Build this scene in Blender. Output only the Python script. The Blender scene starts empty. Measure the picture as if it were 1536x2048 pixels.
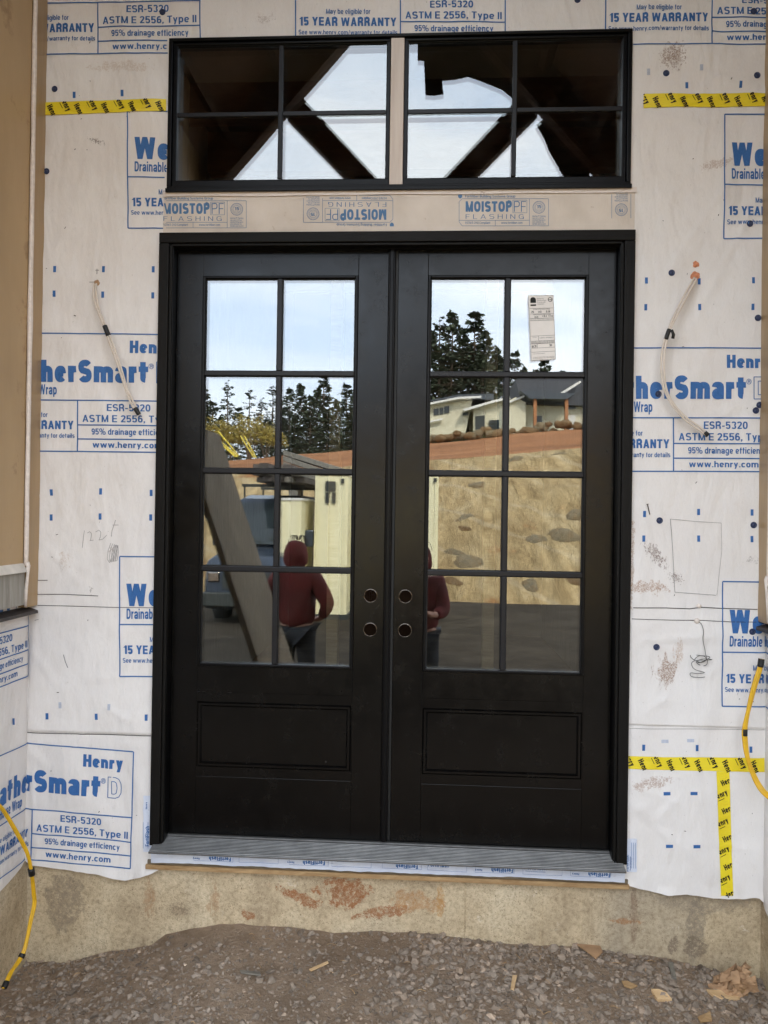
import bpy, bmesh, math, random
import numpy as np
from mathutils import Vector, Matrix, noise
R = math.radians
rnd = random.Random(7)
ORD = ['first', 'second', 'third', 'fourth', 'fifth', 'sixth', 'seventh', 'eighth', 'ninth', 'tenth', 'eleventh', 'twelfth', 'thirteenth', 'fourteenth', 'fifteenth', 'sixteenth', 'seventeenth', 'eighteenth', 'nineteenth', 'twentieth', 'twenty first', 'twenty second', 'twenty third', 'twenty fourth']
scn = bpy.context.scene
COL = scn.collection

# ---------------------------------------------------------------- camera
CAM = Vector((0.15907, -3.14892, 1.6))
F = 1538.0
RM = np.array([[0.9982052, -0.05804056, -0.01475399], [0.05797609, 0.99830662, -0.00476063], [0.01500531, 0.0038967, 0.99987982]])
cd = bpy.data.cameras.new('camera'); cam = bpy.data.objects.new('camera', cd); COL.objects.link(cam)
m = Matrix(((RM[0, 0], RM[0, 2], -RM[0, 1], CAM.x), (RM[1, 0], RM[1, 2], -RM[1, 1], CAM.y), (RM[2, 0], RM[2, 2], -RM[2, 1], CAM.z), (0, 0, 0, 1)))
cam.matrix_world = m
cd.sensor_fit = 'VERTICAL'; cd.sensor_height = 36; cd.lens = 36 * F / 2048
cd.clip_start = 0.02; cd.clip_end = 3000
scn.camera = cam
# ---------------------------------------------------------------- world, sun, exposure
SUN_EL, SUN_AZ = R(40), R(25)       # the sun stands behind the house, veiled by cloud
w = bpy.data.worlds.new('World'); scn.world = w; w.use_nodes = True
nt = w.node_tree; nt.nodes.clear()
N = nt.nodes.new; L = nt.links.new
out = N('ShaderNodeOutputWorld'); bg = N('ShaderNodeBackground'); bg2 = N('ShaderNodeBackground'); mx = N('ShaderNodeMixShader')
sky = N('ShaderNodeTexSky'); sky.sky_type = 'NISHITA'; sky.sun_disc = False; sky.sun_elevation = SUN_EL; sky.sun_rotation = SUN_AZ
sky.air_density = 1.0; sky.dust_density = 2.0
bg.inputs['Strength'].default_value = 0.13; L(sky.outputs[0], bg.inputs['Color'])
tc = N('ShaderNodeTexCoord'); mp = N('ShaderNodeMapping'); mp.inputs['Scale'].default_value = (1.2, 1.2, 4.5)
L(tc.outputs['Generated'], mp.inputs[0])
nz = N('ShaderNodeTexNoise'); nz.inputs['Scale'].default_value = 2.2; nz.inputs['Detail'].default_value = 7; nz.inputs['Roughness'].default_value = .55; nz.inputs['Distortion'].default_value = .6
L(mp.outputs[0], nz.inputs['Vector'])
cr = N('ShaderNodeValToRGB'); cr.color_ramp.elements[0].position = .33; cr.color_ramp.elements[0].color = (.62, .73, .88, 1)
cr.color_ramp.elements[1].position = .66; cr.color_ramp.elements[1].color = (.96, .98, 1, 1)
L(nz.outputs[0], cr.inputs[0]); L(cr.outputs[0], bg2.inputs['Color']); bg2.inputs['Strength'].default_value = 1.75
mx.inputs[0].default_value = .82
L(bg.outputs[0], mx.inputs[1]); L(bg2.outputs[0], mx.inputs[2]); L(mx.outputs[0], out.inputs[0])
sl = bpy.data.lights.new('sun', 'SUN'); sl.energy = 2.0; sl.angle = R(12); sl.color = (1, .93, .82)
so = bpy.data.objects.new('sun', sl); COL.objects.link(so)
sd = Vector((math.sin(SUN_AZ) * math.cos(SUN_EL), math.cos(SUN_AZ) * math.cos(SUN_EL), math.sin(SUN_EL)))
so.rotation_euler = sd.to_track_quat('Z', 'Y').to_euler(); so.location = (0, 10, 20)
scn.view_settings.view_transform = 'Standard'; scn.view_settings.look = 'None'
scn.view_settings.exposure = 1.76; scn.view_settings.gamma = 1
scn.cycles.max_bounces = 8; scn.cycles.transparent_max_bounces = 12

# ---------------------------------------------------------------- measuring the photograph
WY = -0.04
def ray(u, v):
    d = RM @ np.array([(u - 768) / F, 1, (1024 - v) / F]); return Vector(d)
def P(u, v, Y=WY):
    d = ray(u, v); return CAM + d * ((Y - CAM.y) / d.y)
def RV(u, v, dist):               # a thing seen mirrored in the glass, dist metres along the mirrored view
    p = P(u, v, CAM.y + dist); return Vector((p.x, -p.y, p.z))
XC = 1.495                        # the alcove's side walls stand at X = -XC and +XC

# ---------------------------------------------------------------- materials
MATS = {}
class NT:
    def __init__(s, name):
        s.m = bpy.data.materials.new(name); s.m.use_nodes = True; s.t = s.m.node_tree; s.t.nodes.clear()
        s.o = s.n('ShaderNodeOutputMaterial'); s.b = s.n('ShaderNodeBsdfPrincipled'); s.l(s.b.outputs[0], s.o.inputs[0])
        MATS[name] = s.m
        s._tc = None
    def n(s, t, **k):
        x = s.t.nodes.new(t)
        for a, b in k.items(): setattr(x, a, b)
        return x
    def l(s, a, b): s.t.links.new(a, b)
    def co(s, scale=(1, 1, 1), rot=(0, 0, 0), loc=(0, 0, 0)):
        if not s._tc: s._tc = s.n('ShaderNodeTexCoord')
        mp = s.n('ShaderNodeMapping'); mp.inputs['Scale'].default_value = scale; mp.inputs['Rotation'].default_value = rot; mp.inputs['Location'].default_value = loc
        s.l(s._tc.outputs['Object'], mp.inputs[0]); return mp.outputs[0]
    def noise(s, scale, detail=4, rough=.55, dist=0, vec=None):
        x = s.n('ShaderNodeTexNoise'); x.inputs['Scale'].default_value = scale; x.inputs['Detail'].default_value = detail
        x.inputs['Roughness'].default_value = rough; x.inputs['Distortion'].default_value = dist
        s.l(vec if vec is not None else s.co(), x.inputs['Vector']); return x.outputs[0]
    def ramp(s, fac, stops):
        x = s.n('ShaderNodeValToRGB'); e = x.color_ramp.elements
        while len(e) < len(stops): e.new(.5)
        for q, (p, c) in zip(e, stops):
            q.position = p; q.color = c if len(c) == 4 else (*c, 1)
        s.l(fac, x.inputs[0]); return x.outputs[0]
    def g(s, fac, a, b): return s.ramp(fac, [(a, (0, 0, 0)), (b, (1, 1, 1))])
    def math(s, op, a, b=None):
        x = s.n('ShaderNodeMath', operation=op)
        for i, q in enumerate((a, b)):
            if q is None: continue
            if isinstance(q, (int, float)): x.inputs[i].default_value = q
            else: s.l(q, x.inputs[i])
        x.use_clamp = False; return x.outputs[0]
    def mix(s, fac, a, b, mode='MIX'):
        x = s.n('ShaderNodeMix', data_type='RGBA', blend_type=mode)
        for i, q in ((0, fac), (6, a), (7, b)):
            if isinstance(q, (int, float)): x.inputs[i].default_value = q
            elif isinstance(q, tuple): x.inputs[i].default_value = (*q, 1) if len(q) == 3 else q
            else: s.l(q, x.inputs[i])
        return x.outputs[2]
    def bump(s, h, strength=.3, dist=.01, prev=None):
        x = s.n('ShaderNodeBump'); x.inputs['Strength'].default_value = strength; x.inputs['Distance'].default_value = dist
        s.l(h, x.inputs['Height'])
        if prev is not None: s.l(prev, x.inputs['Normal'])
        return x.outputs[0]
    def fin(s, color, rough=.6, normal=None, metal=0, spec=.5):
        if isinstance(color, tuple): s.b.inputs['Base Color'].default_value = (*color, 1)
        else: s.l(color, s.b.inputs['Base Color'])
        if isinstance(rough, (int, float)): s.b.inputs['Roughness'].default_value = rough
        else: s.l(rough, s.b.inputs['Roughness'])
        s.b.inputs['Metallic'].default_value = metal; s.b.inputs['Specular IOR Level'].default_value = spec
        if normal is not None: s.l(normal, s.b.inputs['Normal'])
        return s.m
def simple(name, c, rough=.6, metal=0, var=.15, scale=20, bumpd=0.0, bscale=60, spec=.5):
    t = NT(name); n = t.noise(scale, 5)
    a = tuple(x * (1 - var) for x in c); b = tuple(min(1, x * (1 + var)) for x in c)
    col = t.ramp(n, [(.3, a), (.7, b)])
    nm = t.bump(t.noise(bscale, 5), .5, bumpd) if bumpd else None
    return t.fin(col, rough, nm, metal, spec)

def ellipse_mask(t, x, z, rx, rz, rot=0):
    # 1 at the centre, falling to 0 at the rim of an upright ellipse on a wall (world X,Z)
    s_ = t.n('ShaderNodeSeparateXYZ')
    mp = t.n('ShaderNodeMapping', vector_type='TEXTURE'); mp.inputs['Location'].default_value = (x, 0, z); mp.inputs['Rotation'].default_value = (0, rot, 0)
    mp.inputs['Scale'].default_value = (rx, 1, rz)
    if not t._tc: t._tc = t.n('ShaderNodeTexCoord')
    t.l(t._tc.outputs['Object'], mp.inputs[0]); t.l(mp.outputs[0], s_.inputs[0])
    a = t.math('MULTIPLY', s_.outputs[0], s_.outputs[0]); b = t.math('MULTIPLY', s_.outputs[2], s_.outputs[2])
    d = t.math('SQRT', t.math('ADD', a, b))
    x_ = t.n('ShaderNodeMath', operation='SUBTRACT', use_clamp=True); x_.inputs[0].default_value = 1; t.l(d, x_.inputs[1]); return x_.outputs[0]

def wrap_normal(t):
    a = t.noise(5, 3, .5, .5, t.co((1, 1, .35), (0, .7, 0)))
    b = t.noise(19, 4, .55, .35, t.co((1, 1, .45), (0, -.5, 0)))
    c = t.noise(900, 2, .5)
    return t.bump(c, .15, .0012, t.bump(b, .46, .010, t.bump(a, .7, .040)))
# house wrap
t = NT('house_wrap')
base = t.ramp(t.noise(3, 5), [(.3, (.765, .73, .705)), (.7, (.83, .805, .785))])
weave = t.noise(1, 2, .5, 0, t.co((900, 900, 60)))
base = t.mix(.10, base, t.ramp(weave, [(.3, (.35, .35, .35)), (.7, (1, 1, 1))]), 'MULTIPLY')
smud = t.g(t.noise(14, 8, .7, 0, t.co((1, 1, 1), (0, .7, 0))), .62, .80)
base = t.mix(t.math('MULTIPLY', smud, .35), base, (.45, .38, .31))
specks = t.g(t.noise(85, 3, .7), .715, .74)
base = t.mix(t.math('MULTIPLY', specks, .55), base, (.10, .07, .05))
def stain(u, v, ru, rv, rot, col, amount, thr=.5, sc=60, stretch=(1, 1, 1)):
    global base
    p = P(u, v); k = 3.11 / F
    mk = ellipse_mask(t, p.x, p.z, ru * k, rv * k, rot)
    n = t.noise(sc, 7, .75, .3, t.co(stretch, (0, rot, 0)))
    s_ = t.math('ADD', t.math('MULTIPLY', mk, .45), n)
    f = t.g(s_, thr + .22, thr + .29)
    # keep inside the ellipse
    f = t.math('MULTIPLY', f, t.g(mk, .02, .12))
    f = t.math('MULTIPLY', f, t.g(t.noise(230, 5, .75), .42, .54))
    base = t.mix(t.math('MULTIPLY', f, amount), base, col)
BR = (.20, .10, .05); DK = (.07, .045, .035); TAN = (.42, .27, .15)
stain(195, 285, 48, 16, .35, DK, .75, .58, 95)
stain(225, 1100, 22, 20, 0, BR, .5, .60, 70)
stain(130, 1120, 40, 45, .3, TAN, .35, .58, 60)
stain(185, 1180, 30, 70, 0, DK, .6, .72, 120)
stain(245, 135, 120, 22, 0, TAN, .35, .52, 40)
stain(530, 40, 50, 40, .3, BR, .4, .62, 80)
stain(1345, 115, 50, 55, .2, BR, .75, .52, 75)
stain(1310, 1110, 28, 75, -.75, (.13, .06, .04), .8, .56, 110, (1, 1, .5))
stain(1350, 1155, 42, 28, .6, (.13, .06, .04), .8, .60, 110)
stain(1295, 1175, 75, 22, 0, (.33, .16, .07), .7, .50, 45)
stain(1262, 1130, 9, 150, 0, (.36, .18, .08), .6, .45, 30)
stain(1330, 1340, 40, 58, .25, (.26, .13, .06), .8, .50, 60, (1, 1, .35))
stain(1355, 1300, 20, 50, 0, (.45, .27, .15), .5, .48, 40, (1, 1, .3))
stain(1300, 1565, 70, 22, -.2, (.36, .22, .15), .7, .50, 60)
stain(1430, 330, 60, 18, -.2, (.40, .27, .2), .6, .50, 60)
stain(1500, 1120, 40, 22, 0, DK, .4, .62, 100)
stain(1400, 1000, 110, 500, 0, DK, .4, .78, 150)
stain(200, 900, 130, 650, 0, DK, .4, .79, 150)
WRAPN = wrap_normal(t)
t.fin(base, .62, WRAPN, 0, .35)
def ink(name, c, wear=.25):
    t = NT(name); n = t.noise(140, 4, .7)
    col = t.ramp(n, [(.25, tuple(x * .8 for x in c)), (.62, c), (.80, tuple(x + wear for x in c))])
    return t.fin(col, .55, wrap_normal(t), 0, .3)
ink('blue_ink', (.045, .15, .40), .10); ink('pale_blue_ink', (.52, .56, .66), .05); ink('flash_ink', (.09, .20, .38), .12); ink('black_ink', (.012, .012, .01), .03)
ink('pencil', (.34, .325, .32), .15)
# tapes, flashing
t = NT('yellow_tape'); c = t.ramp(t.noise(5, 5), [(.3, (.78, .60, .015)), (.7, (.86, .71, .03))])
c = t.mix(t.math('MULTIPLY', t.g(t.noise(120, 4, .7), .66, .72), .6), c, (.35, .25, .06))
t.fin(c, .28, t.bump(t.noise(30, 4, .6, 1, t.co((1, 1, 3))), .5, .006), 0, .5)
t = NT('flashing_paper'); c = t.ramp(t.noise(6, 6), [(.3, (.60, .53, .46)), (.7, (.72, .65, .58))])
c = t.mix(t.math('MULTIPLY', t.g(t.noise(30, 6, .75), .64, .7), .5), c, (.35, .25, .17))
t.fin(c, .6, t.bump(t.noise(1, 5, .6, 0, t.co((60, 60, 14))), .5, .004), 0, .3)
t = NT('vinyl_fin'); c = t.ramp(t.noise(8, 6), [(.3, (.70, .62, .57)), (.7, (.80, .73, .68))])
c = t.mix(t.g(t.noise(55, 5, .7, 0, t.co((.4, 1, 1))), .655, .68), c, (.20, .09, .035))
t.fin(c, .5, None)
t = NT('flash_tape'); c = t.ramp(t.noise(7, 6), [(.3, (.60, .65, .78)), (.7, (.74, .78, .86))])
c = t.mix(t.math('MULTIPLY', t.g(t.noise(60, 6, .7), .66, .7), .5), c, (.35, .22, .12))
t.fin(c, .35, t.bump(t.noise(40, 5, .6, 1.5), .6, .006), 0, .5)
# black painted door skin with embossed wood grain
def door_mat(name, scale, c=(.0024, .0022, .0022), st=.07, rough=.20, d=.0009, spec=.28):
    t = NT(name); g1 = t.noise(1, 5, .65, .4, t.co(scale)); g2 = t.noise(1, 3, .6, .2, t.co(tuple(x * 3.1 for x in scale)))
    h = t.math('ADD', g1, t.math('MULTIPLY', g2, .5))
    sc = t.g(t.noise(60, 3, .6, 0, t.co((1, 1, .6), (0, .8, 0))), .755, .765)
    dust = t.noise(9, 8, .75)
    col = t.mix(t.math('MULTIPLY', t.g(dust, .45, .85), .15), c, (.020, .018, .016))
    col = t.mix(t.math('MULTIPLY', sc, .35), col, (.14, .13, .12))
    rg = t.ramp(dust, [(.3, (rough - .05,) * 3), (.75, (rough + .14,) * 3)])
    return t.fin(col, rg, t.bump(h, st, d), 0, spec)
door_mat('door_black_vertical', (130, 130, 7)); door_mat('door_black_horizontal', (7, 130, 130))
door_mat('brickmould_black', (150, 150, 16), (.006, .0055, .005), .7, .45, .002, .16); door_mat('brickmould_black_head', (16, 150, 150), (.006, .0055, .005), .7, .45, .002, .16)
simple('black_vinyl', (.004, .004, .0045), .32, 0, .25, 6, .0006, 220, .16)
simple('grille_bar', (.014, .014, .016), .38, 0, .1, 6, 0, 60, .25)
simple('gasket', (.003, .003, .003), .6)
def glass_mat(name, refl, dirt):
    t = NT(name); gl = t.n('ShaderNodeBsdfGlossy'); gl.inputs['Roughness'].default_value = 0.0; gl.inputs['Color'].default_value = (.97, .98, 1, 1)
    tr = t.n('ShaderNodeBsdfTransparent'); tr.inputs['Color'].default_value = (.90, .93, .91, 1)
    b = t.bump(t.noise(2.2, 1, .4), .10, .0016); t.l(b, gl.inputs['Normal'])
    m1 = t.n('ShaderNodeMixShader'); m1.inputs[0].default_value = refl; t.l(tr.outputs[0], m1.inputs[1]); t.l(gl.outputs[0], m1.inputs[2])
    if dirt:
        df = t.n('ShaderNodeBsdfDiffuse'); df.inputs['Color'].default_value = (.42, .40, .36, 1)
        sp = t.g(t.noise(150, 2, .6), .762, .78); sm = t.math('MULTIPLY', t.g(t.noise(7, 7, .75), .5, .95), .045)
        sp2 = t.g(t.noise(45, 5, .8, 0, t.co((1, 1, .35), (0, .5, 0))), .80, .82)
        f = t.math('ADD', t.math('ADD', t.math('MULTIPLY', sp, .55), sm), t.math('MULTIPLY', sp2, .4))
        m2 = t.n('ShaderNodeMixShader'); t.l(f, m2.inputs[0]); t.l(m1.outputs[0], m2.inputs[1]); t.l(df.outputs[0], m2.inputs[2]); m1 = m2
    t.l(m1.outputs[0], t.o.inputs[0])
glass_mat('outer_glass', .145, True); glass_mat('inner_glass', .115, False); glass_mat('transom_outer_glass', .105, True); glass_mat('transom_inner_glass', .095, False)
simple('dark_bronze', (.009, .006, .005), .30, 1, .2, 9); simple('chrome_rim', (.42, .37, .32), .12, 1, .1, 80, .0008, 300)
# threshold aluminium
t = NT('threshold_metal'); c = t.ramp(t.noise(12, 6, .7), [(.3, (.12, .12, .12)), (.7, (.22, .22, .215))])
t.fin(c, .38, t.bump(t.noise(200, 3), .2, .0006), .6)
# painted side cladding
t = NT('tan_paint'); c = t.ramp(t.noise(1.3, 6, .6, 0, t.co((2.5, 2.5, .8))), [(.3, (.40, .270, .135)), (.72, (.52, .36, .19))])
c = t.mix(t.math('MULTIPLY', t.g(t.noise(4, 5, .7), .60, .70), .7), c, (.22, .12, .045))
c = t.mix(t.math('MULTIPLY', t.g(t.noise(110, 4, .7), .74, .77), .6), c, (.09, .05, .02))
t.fin(c, .42, t.bump(t.noise(1, 4, .6, .4, t.co((120, 120, 7))), .35, .0012))
t = NT('trim_paint'); c = t.ramp(t.noise(2, 6, .6, 0, t.co((5, 5, .6))), [(.3, (.33, .22, .108)), (.72, (.43, .29, .15))])
c = t.mix(t.math('MULTIPLY', t.g(t.noise(30, 5, .8, .5, t.co((3, 3, .3))), .69, .72), .75), c, (.48, .34, .19))
t.fin(c, .30, t.bump(t.noise(14, 5, .6, 0, t.co((2, 2, .4))), .4, .004))
simple('caulk', (.74, .66, .60), .45, 0, .1, 60, .002, 120)
t = NT('raw_grey_board'); c = t.ramp(t.noise(1, 6, .65, .3, t.co((60, 60, 5), (0, 1.5, 0))), [(.3, (.25, .235, .20)), (.7, (.42, .40, .36))])
t.fin(c, .7, t.bump(t.noise(1, 4, .6, .3, t.co((140, 140, 8), (0, 1.5, 0))), .5, .002))
simple('dark_flashing', (.035, .028, .026), .45, .2, .4, 60, .001, 200)
simple('white_primed', (.66, .62, .56), .6, 0, .15, 14, .0015, 60)
t = NT('mullion_board'); c = t.ramp(t.noise(1, 5, .6, .3, t.co((40, 40, 3))), [(.3, (.58, .50, .45)), (.7, (.72, .65, .59))])
t.fin(c, .6, t.bump(t.noise(1, 4, .6, 0, t.co((80, 80, 5))), .4, .001))
# plywood / lumber edge
def wood(name, a, b, sc=(6, 60, 60), dk=None, rough=.7):
    t = NT(name); c = t.ramp(t.noise(1, 6, .65, .5, t.co(sc)), [(.3, a), (.7, b)])
    if dk: c = t.mix(t.g(t.noise(9, 6, .7, 0, t.co((1, 1, 3))), .52, .60), c, dk)
    return t.fin(c, rough, t.bump(t.noise(1, 4, .6, .3, t.co(tuple(x * 2 for x in sc))), .5, .003))
wood('osb_edge', (.27, .155, .065), (.48, .32, .16), (14, 60, 60)); wood('dark_wood_edge', (.10, .085, .06), (.22, .17, .11), (14, 90, 90))
wood('fresh_lumber', (.52, .33, .16), (.72, .52, .30)); wood('porch_timber', (.055, .026, .014), (.12, .055, .028), (5, 5, 5)); wood('ceiling_board', (.11, .05, .026), (.21, .105, .055), (5, 14, 14))
wood('grey_timber', (.13, .12, .10), (.26, .24, .20), (30, 30, 3))
# concrete
t = NT('concrete')
c = t.ramp(t.noise(3.2, 8, .62), [(.28, (.36, .28, .185)), (.5, (.56, .455, .305)), (.72, (.70, .60, .43))])
c = t.mix(t.g(t.noise(1.5, 3, .5, 0, t.co((1, 1, .4))), .52, .66), c, (.44, .37, .27))
wh = t.g(t.noise(14, 8, .75, .5), .62, .67); c = t.mix(t.math('MULTIPLY', wh, .5), c, (.78, .71, .58))
fi = t.noise(60, 8, .8, .2); c = t.mix(.8, c, t.ramp(fi, [(.32, (.42, .38, .33)), (.5, (.92, .91, .9)), (.66, (1.15, 1.15, 1.15))]), 'MULTIPLY')
sk = t.noise(1, 6, .7, .3, t.co((25, 25, 5))); c = t.mix(t.math('MULTIPLY', t.g(sk, .55, .72), .35), c, (.24, .17, .10))
vo = t.noise(190, 3, .6); c = t.mix(t.math('MULTIPLY', t.g(vo, .62, .66), .75), c, (.13, .09, .05))
base = c
def cstain(u, v, ru, rv, rot, col, amount, thr, sc=18, st=(1, 1, 1)):
    global base
    p = P(u, v, -.02); k = 3.13 / F
    mk = ellipse_mask(t, p.x, p.z, ru * k, rv * k, rot); n = t.noise(sc, 8, .75, .4, t.co(st, (0, rot, 0)))
    f = t.math('MULTIPLY', t.g(t.math('ADD', t.math('MULTIPLY', mk, .45), n), thr + .22, thr + .27), t.g(mk, .02, .15))
    f = t.math('MULTIPLY', f, t.g(t.noise(75, 8, .85, .5), .41, .53))
    base = t.mix(t.math('MULTIPLY', f, amount), base, t.mix(t.noise(20, 6, .7), tuple(x * .65 for x in col), tuple(x * 1.35 for x in col)))
RU = (.27, .10, .035)
cstain(690, 1788, 75, 50, 0, RU, .9, .44); cstain(600, 1795, 95, 20, .3, RU, .9, .50); cstain(760, 1825, 90, 22, -.15, RU, .85, .47)
cstain(500, 1830, 30, 16, .3, RU, .8, .50); cstain(830, 1800, 90, 45, 0, (.40, .21, .09), .7, .50, 14); cstain(880, 1790, 14, 60, 0, (.45, .24, .08), .7, .45, 12)
cstain(430, 1800, 26, 70, 0, (.36, .19, .09), .6, .52, 40, (1, 1, .3)); cstain(300, 1800, 26, 90, 0, (.36, .20, .10), .6, .52, 60, (1, 1, .3))
cstain(360, 1820, 55, 40, 0, (.20, .15, .10), .8, .55, 60); cstain(1250, 1842, 60, 10, 0, (.36, .18, .08), .8, .50, 25); cstain(1268, 1830, 14, 110, 0, (.22, .15, .10), .7, .50, 60, (1, 1, .3))
cstain(1390, 1850, 26, 80, 0, (.24, .20, .15), .75, .40, 8, (1, 1, .3)); cstain(1390, 1895, 30, 26, 0, (.18, .14, .10), .7, .42, 8); cstain(1420, 1800, 130, 36, 0, (.25, .21, .16), .6, .44, 7, (.4, 1, 1))
cstain(130, 1810, 70, 80, 0, (.26, .21, .15), .8, .45, 7); cstain(1345, 1890, 14, 26, .2, (.16, .12, .09), .7, .40, 12)
bn = t.bump(t.noise(4, 6, .6), .4, .012, t.bump(t.noise(150, 5, .6), .6, .004))
t.fin(base, .85, bn, 0, .2)
# ground
def soil(name, a, b, sc=8, bd=.02):
    t = NT(name); c = t.ramp(t.noise(sc, 9, .7), [(.3, a), (.7, b)])
    c = t.mix(t.math('MULTIPLY', t.g(t.noise(2, 4, .5), .5, .7), .5), c, tuple(x * .75 for x in a))
    c = t.mix(t.g(t.noise(160, 3, .6), .73, .75), c, (.5, .42, .34))
    return t.fin(c, .95, t.bump(t.noise(40, 8, .7), .8, bd), 0, .15)
soil('soil', (.22, .158, .108), (.40, .30, .215), 8, .03); soil('gravel_yard', (.034, .026, .018), (.085, .068, .048), 1.2, .04); soil('far_land', (.10, .10, .05), (.18, .16, .09), .2, .1)
t = NT('orange_dirt'); c = t.ramp(t.noise(.5, 9, .68, 0, t.co((.25, 1, 1))), [(.3, (.20, .095, .045)), (.55, (.36, .165, .075)), (.75, (.47, .26, .13))]); t.fin(c, .95, t.bump(t.noise(2, 8, .7), .8, .15), 0, .1)
t = NT('straw_blanket'); c = t.ramp(t.noise(1.2, 8, .7, .6, t.co((1.6, .5, 1), (0, 0, .5))), [(.28, (.30, .20, .09)), (.5, (.52, .38, .19)), (.72, (.66, .52, .30))])
c = t.mix(t.g(t.noise(.45, 4, .6), .62, .68), c, (.42, .20, .08))
c = t.mix(.75, c, t.ramp(t.noise(9, 6, .8, .4, t.co((2.2, .6, 1), (0, 0, .5))), [(.34, (.55, .5, .45)), (.6, (1.15, 1.15, 1.15))]), 'MULTIPLY')
wv = t.n('ShaderNodeTexWave'); wv.inputs['Scale'].default_value = .16; wv.inputs['Distortion'].default_value = 1.5; wv.inputs['Detail'].default_value = 3; t.l(t.co((1, 1, 1), (0, 0, .75)), wv.inputs[0])
c = t.mix(t.math('MULTIPLY', t.g(wv.outputs[0], .975, .99), .3), c, (.66, .55, .37)); t.fin(c, .95, t.bump(t.noise(1.2, 7, .7, .6, t.co((2.5, .4, 1), (0, 0, .6))), 1, .35), 0, .1)
t = NT('stone'); oi = t.n('ShaderNodeObjectInfo'); c = t.ramp(t.noise(18, 6, .7), [(.3, (.21, .175, .143)), (.7, (.40, .34, .285))])
ge = t.n('ShaderNodeNewGeometry'); rr = t.ramp(ge.outputs['Random Per Island'], [(0, (.62, .58, .54)), (.5, (.95, .93, .9)), (.95, (1.1, 1.02, .94)), (1, (1.6, 1.45, 1.3))])
c = t.mix(1.0, c, rr, 'MULTIPLY'); t.fin(c, .9, t.bump(t.noise(120, 5, .7), .6, .003), 0, .2)
for nm_, ca, cb, cc in (('boulder_grey', (.33, .30, .22), (.55, .44, .27), (.58, .32, .12)), ('boulder_orange', (.30, .15, .06), (.50, .32, .16), (.55, .42, .27))):
    t = NT(nm_); c = t.ramp(t.noise(2.2, 9, .75, .6), [(.28, ca), (.5, cb), (.72, cc)]); c = t.mix(.6, c, t.ramp(t.noise(14, 6, .8), [(.35, (.6, .6, .6)), (.65, (1, 1, 1))]), 'MULTIPLY'); t.fin(c, .95, t.bump(t.noise(4, 8, .8), 1, .3), 0, .1)
simple('needles', (.062, .078, .042), .8, 0, .4, .6); simple('yellow_leaves', (.26, .20, .03), .7, 0, .35, 2); simple('bark', (.13, .09, .06), .9, 0, .3, 2)
simple('cream_siding', (.72, .66, .47), .6, 0, .05, 3); simple('white_trim', (.78, .75, .68), .5, 0, .05, 4); simple('shingle_roof', (.085, .087, .095), .8, 0, .3, 6); simple('metal_roof', (.07, .08, .09), .4, .3, .1, 3)
simple('window_glass_dark', (.03, .04, .045), .08, 0, .1, 3); simple('cedar_post', (.42, .17, .06), .6, 0, .2, 3)
simple('cabin_cream', (.86, .80, .52), .5, 0, .04, 2); simple('cabin_dark', (.04, .045, .04), .5)
simple('van_paint', (.045, .06, .085), .25, .2, .1, 4); simple('tyre', (.02, .02, .02), .8); simple('lumber_dark', (.10, .085, .075), .8, 0, .5, 5); simple('yellow_stake', (.75, .58, .04), .5)
simple('skin', (.48, .26, .18), .55, 0, .1, 20); simple('red_jacket', (.12, .012, .009), .85, 0, .55, 4, .03, 9); simple('dark_trousers', (.02, .022, .025), .8, 0, .3, 8, .008, 20); simple('hair', (.02, .013, .01), .6); simple('boot_leather', (.10, .055, .03), .6)
simple('white_cable', (.68, .60, .52), .4, 0, .08, 30); simple('yellow_cable', (.72, .42, .015), .35, 0, .12, 20); simple('black_tape', (.008, .008, .008), .5, 0, .3, 50, .001, 200); simple('grey_wire', (.17, .17, .16), .4, .3, .15, 30)
t = NT('cap_plastic'); t.fin(t.ramp(t.noise(90, 4), [(.4, (.010, .022, .075)), (.75, (.035, .05, .11))]), .35, t.bump(t.noise(90, 3), .4, .002))
simple('rust_nail', (.05, .03, .022), .6, .5, .3, 80); simple('foam_orange', (.62, .25, .13), .8, 0, .3, 90, .01, 90); simple('sticker_paper', (.80, .76, .72), .5, 0, .03, 20)
t = NT('slab_face'); c = t.ramp(t.noise(2.2, 8, .7, 1.2, t.co((3, 5, 1.6), (0, .4, 0))), [(.30, (.09, .065, .04)), (.5, (.24, .185, .12)), (.70, (.38, .31, .21))]); t.fin(c, .75, t.bump(t.noise(20, 6, .7), .4, .004))
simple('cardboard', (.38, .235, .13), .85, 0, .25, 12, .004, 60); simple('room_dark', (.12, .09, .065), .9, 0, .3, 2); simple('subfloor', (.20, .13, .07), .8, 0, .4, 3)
simple('membrane', (.035, .03, .028), .7, 0, .3, 6, .01, 8)

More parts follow.
